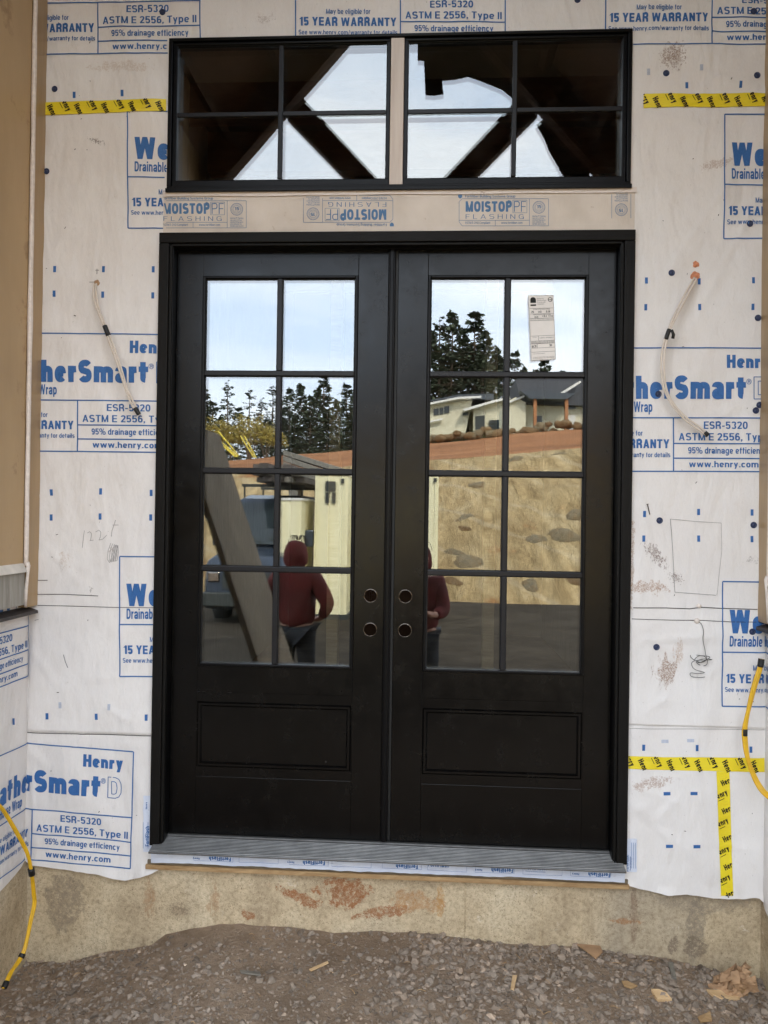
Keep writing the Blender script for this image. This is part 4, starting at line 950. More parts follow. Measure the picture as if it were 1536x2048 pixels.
for u in (484, 670, 980, 300): flip_t(u, u + 36, 'Waterproof flashing membrane', .204, .209, .01)
flip_t(856, 898, 'FortiFlash', .200, .216, .02, False); flip_t(1048, 1092, 'FortiFlash', .204, .220, .02, False); flip_t(1050, 1090, 'Waterproof flashing membrane', .196, .200, .01, False)
for u in (390, 480, 580, 665, 765, 855, 950, 1045, 1140):
    x0, x1 = P(u, 1725, -.052).x, P(u + 78, 1725, -.052).x
    for z in (.186, .210): I.line(lambda x, y: (x, y), x0, z, x1, z, .0005, 10)
    for x in (x0, x1): I.line(lambda x, y: (x, y), x, .186, x, .210, .0004, 2)
part(I.m, 'tape_lettering', 'blue_ink', ft)
# the tape's upright ends beside each jamb
for sg, u0, u1, v0, v1, lb in ((-1, 288, 304, 1590, 1702, 'left'), (1, 1252, 1272, 1675, 1742, 'right')):
    e_ = empty('jamb_tape', tuple(P(u0, v1)), f'crumpled pale blue tape end beside the foot of the {lb} door jamb', 'tape', 'tape ends at the jamb feet')
    m = MB(); grid(m, lambda a, b: S(*wall_of(u0 + (u1 - u0) * a + 1.5 * noi(b * 6, sg), v1 + (v0 - v1) * b), .004 + .003 * abs(noi(a * 3, b * 9, sg))), 8, 26); part(m, 'tape_film', 'flash_tape', e_, True)
    I = Ink()
    def rf(x, y): return wall_of(u0 + y, v1 - x)          # reading upwards
    if sg < 0: I.text('FortiFlash', rf, 12, 52, 12.5, 5, .02); I.text('Henry', rf, 86, 100, 8.6, 5, .02)
    else: I.text('FortiFlash', rf, 2, 34, 3.5, .5, .02); I.text('Waterproof Flashing Membrane', rf, 4, 32, 8, 5.5, .015)
    for yy in (.8, 10.2) if sg < 0 else (9, 13, 17): I.line(rf, 8, yy, 60, yy, .3)
    I.m.v = [tuple(Vector(q) + Vector((0, -.006, 0))) for q in I.m.v]
    part(I.m, 'tape_lettering', 'blue_ink', e_)

# ================================================================ CABLES
def cable(name, label, cat, mat, pts, r, strands, spread, tapes, group=None):
    # pts: (u, v, distance out from the wall)
    base_ = []
    for u, v, off in pts:
        p = P(u, v, WY - off); base_.append(p)
    o = empty(name, tuple(base_[0]), label, cat, group)
    sp = spline(base_, 9); n = len(sp)
    for k in range(strands):
        q = []
        for i, p in enumerate(sp):
            t_ = i / (n - 1); a = t_ * 1.5 + k * 2.1; env = .55 + .45 * abs(math.sin(t_ * 9))
            d = (sp[min(i + 1, n - 1)] - sp[max(i - 1, 0)]).normalized(); sd_ = d.cross(Vector((0, 1, 0))).normalized()
            q.append(p + sd_ * (spread * env * (k - (strands - 1) / 2)) + Vector((0, -.002 * math.sin(a), 0)))
        m = MB(); m.tube(q, r, 8); part(m, 'strand', mat, o, True)
    for t0, t1, rr_ in tapes:
        q = sp[int(t0 * (n - 1)):max(int(t0 * (n - 1)) + 2, int(t1 * (n - 1)) + 1)]; m = MB(); m.tube(q, rr_, 10); part(m, 'black_tape_band', 'black_tape', o, True)
    return o, sp
cable('cable_bundle', 'cream cable pair taped black, hanging from a hole in the wrap left of the doors', 'cable', 'white_cable',
      [(193, 567, .0), (190, 572, .02), (190, 590, .04), (197, 620, .05), (208, 648, .055), (222, 685, .06), (238, 730, .065), (252, 775, .06), (262, 800, .055), (268, 812, .05), (278, 829, .045)], .0042, 2, .0105, [(.42, .47, .010), (.93, 1.0, .0095)], 'cream cable bundles out of the wrap')
cable('cable_bundle', 'cream cable pair curving down from the orange foam spot right of the doors', 'cable', 'white_cable',
      [(1390, 556, .0), (1388, 562, .03), (1372, 590, .05), (1354, 625, .06), (1337, 663, .065), (1327, 700, .065), (1325, 740, .065), (1331, 780, .06), (1348, 812, .06), (1372, 838, .055), (1400, 858, .05), (1416, 871, .05)], .0042, 2, .0115, [(.355, .41, .0085), (.955, 1, .0095)], 'cream cable bundles out of the wrap')
bpy.data.objects['cable_bundle.001']
m = MB(); p = P(1337, 664, WY - .065); m.tube([p, p + Vector((.012, -.004, .004)), p + Vector((.018, -.004, -.012)), p + Vector((.016, -.002, -.026))], .0065, 8)
q = m.build('tape_flag', 'black_tape', bpy.data.objects['cable_bundle.001'], True); q.location = tuple(-Vector(bpy.data.objects['cable_bundle.001'].location))
# foam / torn holes where the cables leave
def blob(name, label, u, v, r, mat, fl_=.35, seed=0, cat='foam spot'):
    bm = bmesh.new(); bmesh.ops.create_icosphere(bm, subdivisions=3, radius=r); c_ = S(*wall_of(u, v), 0)
    for q in bm.verts:
        k = 1 + .45 * noi(q.co.x / r * 1.6 + seed, q.co.y / r * 1.6, q.co.z / r * 1.6); q.co = Vector((q.co.x * k, q.co.y * fl_, q.co.z * k))
    me = bpy.data.meshes.new(name); bm.to_mesh(me); bm.free(); me.materials.append(MATS[mat]); o = bpy.data.objects.new(name, me); COL.objects.link(o); o.location = c_; tag(o, label, cat); return o
blob('foam_spot', 'small orange foam plug in the wrap above the right cream cables', 1390, 530, .0125, 'foam_orange', .35, 1)
blob('foam_spot', 'torn orange foam around the hole where the right cream cables come out', 1389, 553, .017, 'foam_orange', .4, 4)
blob('torn_hole', 'ragged dark hole where the left cream cables come out of the wrap', 196, 567, .011, 'cardboard', .3, 7, 'hole')
# yellow cables
cable('yellow_cable', 'yellow cable pair with black tape, curving down the left corner to the gravel', 'cable', 'yellow_cable',
      [(-6, 1606, .30), (8, 1622, .28), (28, 1655, .25), (45, 1685, .22), (57, 1713, .20), (64, 1750, .18), (68, 1790, .16), (69, 1808, .16), (62, 1840, .18), (55, 1875, .2), (48, 1902, .22), (36, 1925, .25), (22, 1945, .30), (8, 1976, .35)], .0050, 2, .0075, [(.36, .385, .0125), (.79, .82, .012), (.97, 1, .011)], 'yellow cable pairs')
cable('yellow_cable', 'yellow cable pair with a black taped tip hanging in the right corner', 'cable', 'yellow_cable',
      [(1523, 1318, .10), (1519, 1340, .10), (1508, 1375, .10), (1497, 1420, .10), (1490, 1455, .10), (1490, 1480, .10), (1495, 1515, .11), (1507, 1550, .12), (1524, 1580, .14), (1548, 1602, .18)], .0050, 3, .0065, [(0, .09, .0115), (.46, .53, .0105)], 'yellow cable pairs')
# grey wire coil
o = empty('wire_coil', tuple(P(1392, 1242)), 'thin grey wire hanging in a loose coil from a staple right of the doors', 'wire')
pts = [(1392, 1242, .006), (1402, 1247, .012), (1407, 1262, .02), (1406, 1280, .022), (1410, 1300, .022), (1411, 1308, .02)]
cx, cy = 1401, 1318
for k in range(40):
    a = k / 40 * 6.283 * 3.0; lp_ = k / 40 * 3; ra = 15 + 4.5 * math.sin(lp_ * 2.3); rb = 7.5 + 2.5 * math.cos(lp_ * 3.1)
    pts.append((cx + ra * math.cos(a) + 3.2 * lp_ - 3, cy - 4 + rb * math.sin(a) + 3.6 * lp_ + .22 * ra * math.cos(a) * math.sin(lp_ * 4), .022 + .02 * math.sin(a + k * .1)))
pts += [(1388, 1322, .03), (1384, 1332, .03), (1392, 1340, .03), (1409, 1345, .025), (1395, 1347, .02), (1381, 1346, .02), (1383, 1353, .02), (1398, 1355, .02), (1410, 1354, .02)]
m = MB(); m.tube(spline([P(a, b, WY - c_) for a, b, c_ in pts], 4), .0014, 6); part(m, 'wire', 'grey_wire', o, True)
m = MB(); M = Matrix.Translation(S(*wall_of(1392, 1241), 0)) @ Matrix.Rotation(R(90), 4, 'X'); m.lathe([(.011, 0), (.0105, .004), (.006, .007), (.0001, .008)], M, 14); part(m, 'putty_dab', 'caulk', o, True)
m = MB(); M = Matrix.Translation(S(*wall_of(1396, 1211), 0)) @ Matrix.Rotation(R(90), 4, 'X'); m.lathe([(.009, 0), (.0085, .005), (.005, .008), (.0001, .009)], M, 14); tag(m.build('putty_dab', 'caulk', None, True), 'white putty dab on the upper crease right of the doors', 'putty')

# ================================================================ GROUND
GX = [(-30, -.3), (-3, -.30), (-1.5, -.290), (-1.325, -.283), (-1.177, -.245), (-.966, -.194), (-.903, -.139), (-.674, -.087), (-.424, -.096), (-.034, -.089), (.169, -.099), (.671, -.116), (.869, -.123), (1.065, -.147), (1.261, -.177), (1.511, -.214), (3, -.25), (30, -.3)]
def gnear(x):
    for i in range(len(GX) - 1):
        if GX[i][0] <= x <= GX[i + 1][0]: a, b = GX[i], GX[i + 1]; return a[1] + (b[1] - a[1]) * (x - a[0]) / (b[0] - a[0])
    return -.3
def gz(x, y):
    a = max(0, min(1, (-y) / 1.6)); h = gnear(x) * (1 - a) + (-.20) * a
    h += .018 * noi(x * 3, y * 3, 0) + .007 * noi(x * 11, y * 11, 1) + .004 * noi(x * 30, y * 30, 2)
    return h
def axis(a0, a1, st, far, g_=1.35):
    q = list(np.arange(a0, a1 + 1e-6, st)); s_ = st; v = a1
    while v < far[1]: s_ *= g_; v += s_; q.append(v)
    s_ = st; v = a0
    while v > far[0]: s_ *= g_; v -= s_; q.insert(0, v)
    return q
gx = axis(-1.7, 1.7, .02, (-900, 900)); gy = axis(-1.2, .0, .02, (-12.6, 0)); 
# the yard: one sheet to the horizon
gy2 = axis(-1.2, .0, .02, (-1500, 700))
def terrain_drop(x, y): return 0
def farz(x, y):
    r_ = max(abs(x), abs(y))
    if y < -12.6 or r_ > 14: return -.9 - .0 * r_
    return gz(x, y)
m = MB(); nx, ny = len(gx), len(gy2)
for x in gx:
    for y in gy2: m.v.append((x, y, farz(x, y)))
for i in range(nx - 1):
    for j in range(ny - 1): a = i * ny + j; m.f.append((a, a + ny, a + ny + 1, a + 1))
tag(m.build('ground', 'soil', None, True), kind='structure')
# grey gravel yard beyond the porch
m = MB(); nn = 60
for i in range(nn + 1):
    for j in range(nn + 1):
        x = -22 + 44 * i / nn; y = -3.0 - 10.2 * j / nn; m.v.append((x, y, -.19 + .02 * noi(x, y) + .012 + (.0 if j else -.15)))
for i in range(nn):
    for j in range(nn): a = i * (nn + 1) + j; m.f.append((a, a + 1, a + nn + 2, a + nn + 1))
tag(m.build('gravel_yard', 'gravel_yard', None, True), kind='structure')
# stones
stone_shapes = []
for k in range(9):
    bm = bmesh.new()
    for _ in range(13):
        d_ = Vector((rnd.gauss(0, 1), rnd.gauss(0, 1), rnd.gauss(0, 1))).normalized() * rnd.uniform(.75, 1.1); bm.verts.new(d_)
    bmesh.ops.convex_hull(bm, input=bm.verts[:]); bmesh.ops.delete(bm, geom=[v for v in bm.verts if not v.link_faces], context='VERTS'); bm.verts.index_update(); bmesh.ops.recalc_face_normals(bm, faces=bm.faces)
    stone_shapes.append((np.array([q.co[:] for q in bm.verts]), [tuple(v.index for v in f.verts) for f in bm.faces])); bm.free()
m = MB(); tot = 0
def stone_at(x, y, r_):
    vs, fs = stone_shapes[rnd.randrange(9)]
    M = np.array((Matrix.Rotation(rnd.uniform(0, 6.28), 3, 'Z') @ Matrix.Rotation(rnd.uniform(-.5, .5), 3, 'X')) @ Matrix.Diagonal((1, rnd.uniform(.6, .9), rnd.uniform(.45, .75))))
    q = (vs * r_) @ M.T + np.array([x, y, gz(x, y) + r_ * rnd.uniform(-.05, .28)]); m.add([tuple(a) for a in q], fs)
for _k in range(9000):
    x = rnd.uniform(-1.6, 1.6); y = -.025 - rnd.random() * 1.2; stone_at(x, y, rnd.uniform(.0015, .0042))
while tot < 14000:
    x = rnd.uniform(-1.62, 1.62); y = -.025 - rnd.random() ** 1.15 * 1.35
    dens = .50 + .9 * noi(x * 2.1, y * 3, 5) + (.40 if x > .1 else -.12) + (.15 if y < -.45 else 0) - (.25 if y > -.12 and abs(x + .4) < .8 else 0)
    if rnd.random() > dens + .15: continue
    r_ = min(.021, .0047 * math.exp(abs(rnd.gauss(0, .66)) * (1.3 if x > 0 else 1.0))); stone_at(x, y, r_); tot += 1
for k in range(900):
    x = rnd.uniform(-2.5, 2.5); y = rnd.uniform(-3.2, -1.3); stone_at(x, y, rnd.uniform(.006, .02))
tag(m.build('gravel', 'stone', None), 'loose grey gravel strewn over brown soil in front of the foundation', 'gravel', kind='stuff')
# individually readable bits of wood and paper on the gravel
def scrap(name, label, cat, pts, th, mat, tilt=0, group=None, lift=0):
    # outline in photograph pixels dropped to the ground
    def drop(u, v):
        d = ray(u, v); t_ = 1.5
        for _ in range(60):
            p = CAM + d * t_; g_ = gz(p.x, p.y); t_ += (p.z - g_) / abs(d.z) * .5
        return CAM + d * t_
    q = [drop(*p) for p in pts]; c_ = sum(q, Vector()) / len(q); zc = max(p.z for p in q) + .012 + lift
    m = MB(); n = len(q); top = [Vector((p.x, p.y, p.z + .012 + lift + .004 * noi(p.x * 40, p.y * 40))) - c_ for p in q]; bot = [p - Vector((0, 0, th)) for p in top]
    m.add(top + bot, [tuple(range(n - 1, -1, -1)), tuple(range(n, 2 * n))] + [(i, (i + 1) % n, n + (i + 1) % n, n + i) for i in range(n)])
    o = m.build(name, mat, None, False, .0008); o.location = c_; tag(o, label, cat, group)
    bm = bmesh.new(); bm.from_mesh(o.data); bmesh.ops.recalc_face_normals(bm, faces=bm.faces); bm.to_mesh(o.data); bm.free(); return o
G = 'wood scraps on the gravel'
scrap('wood_scrap', 'pointed offcut of fresh wood with a white corner, lying on the gravel', 'wood scrap', [(1302, 1984), (1318, 1985), (1333, 1992), (1344, 2003), (1314, 2004)], .012, 'fresh_lumber', group=G)
scrap('wood_scrap', 'long pale cedar shim leaning on the paper at far right', 'wood scrap', [(1413, 1984), (1440, 1986), (1482, 1998), (1478, 2002), (1444, 2003), (1425, 1996)], .010, 'fresh_lumber', group=G)
scrap('wood_block', 'small tan wood block beside the crumpled brown paper', 'wood scrap', [(1470, 1976), (1494, 1977), (1496, 1994), (1472, 1996)], .03, 'osb_edge', group=G, lift=.015)
scrap('wood_scrap', 'thin pale splinter standing upright in the middle of the gravel', 'wood scrap', [(1025, 1958), (1034, 1959), (1028, 1987), (1021, 1985)], .006, 'fresh_lumber', group=G, lift=.004)
scrap('wood_scrap', 'grey stick lying in the soil below the right concrete', 'wood scrap', [(1336, 1930), (1346, 1930), (1353, 1962), (1344, 1960)], .008, 'grey_timber', group=G)
scrap('wood_scrap', 'brown bark chip at the bottom edge of the photo', 'wood scrap', [(1395, 2040), (1420, 2028), (1424, 2046), (1400, 2050)], .006, 'osb_edge', group=G)
scrap('wood_scrap', 'small curled chip of light wood near the foundation', 'wood scrap', [(1243, 1968), (1256, 1969), (1275, 1977), (1262, 1981), (1248, 1976)], .006, 'osb_edge', group=G)
scrap('wood_scrap', 'slim broken splinter left of centre on the gravel', 'wood scrap', [(618, 1944), (655, 1928), (657, 1932), (622, 1948)], .004, 'fresh_lumber', group=G)
scrap('wood_scrap', 'short dull splinter near the brown soil left of centre', 'wood scrap', [(480, 1945), (520, 1950), (522, 1956), (482, 1951)], .005, 'grey_timber', group=G)
scrap('cardboard_piece', 'torn reddish cardboard piece standing against the right foundation', 'cardboard', [(1152, 1895), (1200, 1898), (1205, 1912), (1192, 1925), (1170, 1907)], .005, 'cardboard', lift=.004)
for k in range(60):
    pass
# crumpled brown paper
bm = bmesh.new(); bmesh.ops.create_icosphere(bm, subdivisions=4, radius=1)
for q in bm.verts:
    c_ = q.co.copy(); f_ = lambda k, o: noi(c_.x * k + o, c_.y * k + o * 2, c_.z * k - o)
    d_ = Vector((f_(1.7, 1), f_(1.7, 5), f_(1.7, 9))) * .75 + Vector((abs(f_(4, 2)), abs(f_(4, 6)), abs(f_(4, 11)))) * .55 + Vector((f_(9, 2), f_(9, 6), f_(9, 11))) * .12
    q.co = Vector(((c_.x * .85 + d_.x) * .078, (c_.y * .8 + d_.y) * .05, (c_.z * .7 + d_.z) * .052 + .02 * c_.x))
me = bpy.data.meshes.new('crumpled_paper'); bm.to_mesh(me); bm.free(); me.materials.append(MATS['cardboard'])
o = bpy.data.objects.new('crumpled_paper', me); COL.objects.link(o); p = P(1462, 1964, -.17); o.location = (p.x, p.y, gz(p.x, p.y) + .03); tag(o, 'crumpled brown paper bag on the gravel in the right corner', 'paper')
# small litter: twigs
m = MB()
for k in range(160):
    x = rnd.uniform(-1.4, 1.45); y = rnd.uniform(-1.0, -.05); a = rnd.uniform(0, 6.28); l_ = rnd.uniform(.008, .035); z = gz(x, y) + .010
    m.tube([(x, y, z), (x + l_ * .5 * math.cos(a), y + l_ * .5 * math.sin(a), z + .004), (x + l_ * math.cos(a), y + l_ * math.sin(a), z + rnd.uniform(-.003, .004))], rnd.uniform(.0006, .0016), 4)
tag(m.build('splinter_litter', 'osb_edge', None), 'fine splinters and dry roots scattered through the gravel', 'litter', kind='stuff')

# ================================================================ PORCH
# gable truss: its sky openings are seen mirrored in the transom
TD = 5.35; TYR = -(TD + CAM.y)
def tv(u, v): q = RV(u, v, TD); return (q.x, q.z)
porch = empty('porch_roof', (0, -1.2, 3.9), 'brown timber porch roof with boarded ceiling and open gable truss over the entry', 'porch roof')
a0, a1 = Vector(tv(470, 358)), Vector(tv(700, 95)); dr = (a1 - a0).normalized(); c0 = tv(820, 438)
ridge_x = c0[0]; tr_ = (ridge_x - a0.x) / dr.x; ridge = a0 + dr * tr_; nrm = Vector((-dr.y, dr.x))
eave = a0 - dr * 1.0
thk = .24
pl = [tuple(eave), tuple(ridge), tuple(ridge + Vector((0, thk / dr.x))), tuple(eave + Vector((0, thk / dr.x)))]
mir = lambda p: (2 * ridge_x - p[0], p[1])
m = MB(); m.prism(pl, TYR - .06, TYR + .06); part(m, 'rafter', 'porch_timber', porch)
m = MB(); m.prism([mir(p) for p in pl], TYR - .0605, TYR + .0595); part(m, 'rafter', 'porch_timber', porch)
q = [tv(612, 215), tv(745, 358), c0, (c0[0], c0[1] - .12), tv(685, 358), tv(578, 248)]
m = MB(); m.prism(q, TYR - .045, TYR + .045); part(m, 'brace', 'porch_timber', porch)
m = MB(); m.prism([mir(p) for p in q], TYR - .0455, TYR + .0445); part(m, 'brace', 'porch_timber', porch)
zb_ = tv(820, 420)[1]
m = MB(); m.box(eave.x - .2, 2 * ridge_x - eave.x + .2, TYR - .07, TYR + .07, zb_ - .30, zb_ - .10); part(m, 'tie_beam', 'porch_timber', porch)
# boarded slopes and joists
for s_ in (0, 1):
    f_ = (lambda p: p) if s_ == 0 else mir
    lo, hi = eave + Vector((0, thk / dr.x)), ridge + Vector((0, thk / dr.x)); up_ = Vector((0, .05))
    m = MB(); m.prism([f_(lo - dr * .7), f_(hi), f_(hi + up_), f_(lo - dr * .7 + up_)], TYR - .35, .4); part(m, 'ceiling_boards', 'ceiling_board', porch)
    for k in range(5):
        c_ = lo + (hi - lo) * (k + .5) / 5; m = MB(); m.prism([f_(c_), f_(c_ + dr * .05), f_(c_ + dr * .05 - nrm * -.09 * -1), f_(c_ - nrm * .09)], TYR + .08, .1)
        part(m, 'purlin', 'porch_timber', porch)
for s_ in (-1, 1):
    m = MB(); m.box(s_ * 1.50, s_ * 1.66, -2.27, 6.2, -.7, 4.6); tag(m.build('side_wall', 'raw_grey_board', None), f'framed side wall of the entry alcove standing behind the {"left" if s_ < 0 else "right"} cladding', 'wall', 'side walls of the alcove')
# ragged black membrane hung across the right of the gable
pts = [tv(*q) for q in [(835, 119), (848, 120), (851, 188), (868, 190), (888, 186), (884, 160), (910, 158), (936, 152), (960, 160), (1005, 178), (1022, 192), (1042, 215)]]
m = MB(); up2 = [(q[0], q[1]) for q in pts]
top = (tv(1042, 215)[0] + .35, tv(1042, -40)[1]); m.prism(up2 + [(up2[-1][0] + .12, up2[-1][1] + .05), (up2[-1][0], ridge.y), (up2[0][0], ridge.y + .1)], TYR - .085, TYR - .08)
o = m.build('torn_membrane', 'membrane', None); tag(o, 'ragged dark membrane hanging in the gable opening, mirrored in the right transom light', 'membrane')
pts = [tv(*q) for q in [(1073, 248), (1090, 278), (1098, 300), (1118, 335), (1131, 358), (1136, 400), (1180, 400), (1180, 300), (1090, 235)]]
m = MB(); m.prism(pts, TYR - .085, TYR - .08); tag(m.build('torn_membrane', 'membrane', None), 'narrow dark membrane flap beside the right gable brace, mirrored in the transom', 'membrane')

# ================================================================ ROOM BEHIND THE GLASS
room = empty('interior_room', (0, 3, .2), 'dim unfinished room seen faintly through the door and transom glass', 'room')
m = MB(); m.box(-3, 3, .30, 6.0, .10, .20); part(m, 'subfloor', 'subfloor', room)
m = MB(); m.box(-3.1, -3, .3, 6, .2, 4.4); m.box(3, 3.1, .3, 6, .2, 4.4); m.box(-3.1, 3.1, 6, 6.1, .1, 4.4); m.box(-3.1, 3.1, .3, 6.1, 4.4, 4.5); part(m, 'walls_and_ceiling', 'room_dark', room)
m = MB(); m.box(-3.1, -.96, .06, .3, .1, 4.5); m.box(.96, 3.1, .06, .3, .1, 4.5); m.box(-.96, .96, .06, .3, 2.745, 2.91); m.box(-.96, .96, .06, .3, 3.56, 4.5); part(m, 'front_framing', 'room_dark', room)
for k in range(7):
    m = MB(); m.box(-3, 3, .9 + k * .75, 1.0 + k * .75, 4.1, 4.39); part(m, 'ceiling_joist', 'ceiling_board', room)
for k in range(4):
    m = MB(); m.box(-1.9 + k * 1.25, -1.81 + k * 1.25, 3.0, 3.14, .2, 4.09); part(m, 'stud', 'fresh_lumber', room)
m = MB(); m.box(-1.5, 1.5, .0601 - .04, .3, .10, .1985); part(m, 'door_pan', 'osb_edge', room)

# ================================================================ THE WORLD MIRRORED IN THE GLASS
def z27(x): return 3.55 + .085 * x
def z37(x): return 5.15 + .10 * x
# straw covered bank
def bank(a, b): # a: across -40..40, b: 0..1 up
    x = -45 + 90 * a; y0, y1 = -12.7, -23.9; y = y0 + (y1 - y0) * b
    z = -.22 + (z27(x) + .22) * (b ** .92); z += (.22 * noi(x * .5, y * .5) + .12 * noi(x * 1.4 + 4, y * 1.4)) * min(1, b * 6) * min(1, (1 - b) * 6 + .3)
    return Vector((x, y, z))
m = MB(); grid(m, bank, 220, 60); m.f = [f[::-1] for f in m.f]; tag(m.build('hillside', 'straw_blanket', None, True), kind='structure')
def bench(a, b):
    x = -60 + 120 * a; y = -23.85 - 10.5 * b; zl = z27(x) - .03; zh = z37(x); return Vector((x, y, zl + (zh - zl) * b + .10 * noi(x * .4, y * .4) * min(1, b * 8 + .2)))
m = MB(); grid(m, bench, 160, 24); m.f = [f[::-1] for f in m.f]; tag(m.build('dirt_road', 'orange_dirt', None, True), kind='structure')
def upper(a, b):
    x = -160 + 320 * a; y = -34.3 - 120 * b; return Vector((x, y, z37(max(-60, min(60, x))) - .1 + b * 120 * .055 + .5 * noi(x * .05, y * .05) * b))
m = MB(); grid(m, upper, 60, 30); m.f = [f[::-1] for f in m.f]; tag(m.build('upper_land', 'far_land', None, True), kind='structure')
# boulders
rock_me = []
for k in range(5):
    bm = bmesh.new(); bmesh.ops.create_icosphere(bm, subdivisions=3, radius=1)
    for q in bm.verts: q.co *= (1 + .35 * noi(q.co.x * 1.1 + k * 5, q.co.y * 1.1, q.co.z * 1.1) + .12 * noi(q.co.x * 3 + k, q.co.y * 3, q.co.z * 3)); q.co.z *= .75
    for mt in ('boulder_grey', 'boulder_orange'):
        me = bpy.data.meshes.new('boulder'); bm.to_mesh(me); me.materials.append(MATS[mt]); me.polygons.foreach_set('use_smooth', [True] * len(me.polygons)); rock_me.append(me)
    bm.free()
TENS = {2: 'twenty', 3: 'thirty', 4: 'forty', 5: 'fifty'}
def ordw(i):
    if i < 20: return ORD[i]
    t_, u_ = divmod(i + 1, 10); return {2: 'twentieth', 3: 'thirtieth', 4: 'fortieth', 5: 'fiftieth'}[t_] if u_ == 0 else TENS[t_] + ' ' + ORD[u_ - 1]
def rock(x, y, z, r_, kind, label, group):
    o = bpy.data.objects.new('boulder', rock_me[rnd.randrange(5) * 2 + kind]); COL.objects.link(o); o.location = (x, y, z); o.scale = (r_ * rnd.uniform(.8, 1.1), r_ * rnd.uniform(.7, .9), r_ * rnd.uniform(.8, 1)); o.rotation_euler = (0, 0, rnd.uniform(0, 6)); tag(o, label, 'boulder', group)
def bankpt(u, v):
    d = ray(u, v)
    for k in range(600):
        t_ = 15 + k * .03; p = CAM + d * t_; b = (-(-p.y) * -1 - 12.7) / 11.2
        q = Vector((p.x, -p.y, p.z)); b = (-q.y - 12.7) / 11.2
        if 0 <= b <= 1 and q.z <= -.22 + (z27(q.x) + .22) * (b ** .92): return q
    return None
BK_ = [(955, 975, .62, 0), (935, 1040, .62, 0), (930, 1058, .3, 1), (1160, 1030, .6, 0), (1075, 1082, .6, 0), (1135, 1075, .7, 0), (935, 1130, .7, 0), (1035, 905 + 15, .55, 0), (1120, 915, .6, 0), (950, 900, .55, 1), (902, 905, .5, 0), (870, 905, .45, 1), (1120, 882, .5, 0), (980, 893, .3, 0), (905, 1165, .5, 1), (1060, 1172, .55, 0), (1150, 1165, .45, 1), (905, 1108, .4, 0)]
for i_, (v, u, r_, kd) in enumerate(sorted((b_, a_, c_ * .74, d_) for a_, b_, c_, d_ in BK_)):
    q = bankpt(u, v)
    if q: rock(q.x, q.y - r_ * .5, q.z - r_ * .32, r_, kd, f'weathered boulder, {ORD[i_]} from the top of those half buried in the straw bank', 'boulders in the straw bank')
for k in range(52):
    x = -3.2 + k * .27 + rnd.uniform(-.06, .06); y = -34.0 + rnd.uniform(-.4, .3); rock(x * 1.0 + .6, y, z37(x + .6) + rnd.uniform(.0, .35), rnd.uniform(.20, .34), 1 if rnd.random() < .75 else 0, f'orange brown boulder, {ordw(k)} from the left in the retaining row below the houses', 'boulders in the retaining row')
# trees
def conifer(h, w_, seed, dens=1.0, bare=0.0):
    rr = random.Random(seed); m = MB(); tk = MB()
    tk.tube([(0, 0, 0), (.05, 0, h * .4), (0, .04, h * .75), (0, 0, h * .98)], [h * .012, h * .009, h * .005, h * .001], 7)
    nb = int(150 * dens)
    for k in range(nb):
        t_ = rr.random() ** .85; z = h * (.06 + .92 * t_); L_ = w_ * ((1 - t_) ** .8 + .06) * rr.uniform(.55, 1.15); a = rr.uniform(0, 6.283); droop = rr.uniform(-.35, .15) + (.3 if t_ > .8 else 0)
        dx, dy = math.cos(a), math.sin(a); tip = Vector((dx * L_, dy * L_, z + droop * L_)); st_ = Vector((0, 0, z))
        tk.tube([st_, st_.lerp(tip, .5) + Vector((0, 0, .04 * L_)), tip], [h * .003, h * .002, h * .0006], 3, False)
        nl = int(13 * (.5 + L_ / w_))
        for q in range(nl):
            s_ = rr.uniform(.12, 1.0); c_ = st_.lerp(tip, s_) + Vector((rr.gauss(0, .05), rr.gauss(0, .05), rr.gauss(0, .035))) * L_
            ln_ = rr.uniform(.10, .20) * w_ * .80; d = Vector((dx + rr.uniform(-.9, .9), dy + rr.uniform(-.9, .9), rr.uniform(-.5, .25))).normalized(); sd_ = d.cross(Vector((rr.uniform(-1, 1), rr.uniform(-1, 1), 1))).normalized() * ln_ * .34
            m.add([c_ - sd_, c_ + d * ln_ * .6 - sd_ * .9, c_ + d * ln_, c_ + d * ln_ * .5 + sd_], [(0, 1, 2, 3)])
    return m, tk
tree_src = []
for k, (h, w_, dn) in enumerate([(10, 2.2, .85), (10, 2.7, 1.25), (10, 3.0, 1.5), (10, 1.9, .55)]):
    f_, t_ = conifer(h, w_, 20 + k, dn); e_ = empty('conifer', (0, 0, -50)); f_.build('crown', 'needles', e_); t_.build('trunk', 'bark', e_); tree_src.append(e_)
used_src = set()
def tree(u, vtop, dist, kind, label, group, vbase=None, wide=1.0):
    q = RV(u, vtop, dist); b = z37(max(-60, min(60, q.x))) - .3 + max(0, (-q.y - 34.3)) * .055
    e_ = tree_src[kind] if kind not in used_src else copy_tree(tree_src[kind]); used_src.add(kind)
    h = q.z - b; e_.location = (q.x, q.y, b); s_ = h / 10; e_.scale = (s_ * wide, s_ * wide, s_); e_.rotation_euler = (0, 0, rnd.uniform(0, 6)); tag(e_, label, 'tree', group)
GT = 'conifers mirrored in the glass'
kinds = ['sparse fir', 'full dark fir', 'dense broad fir', 'thin ragged fir']
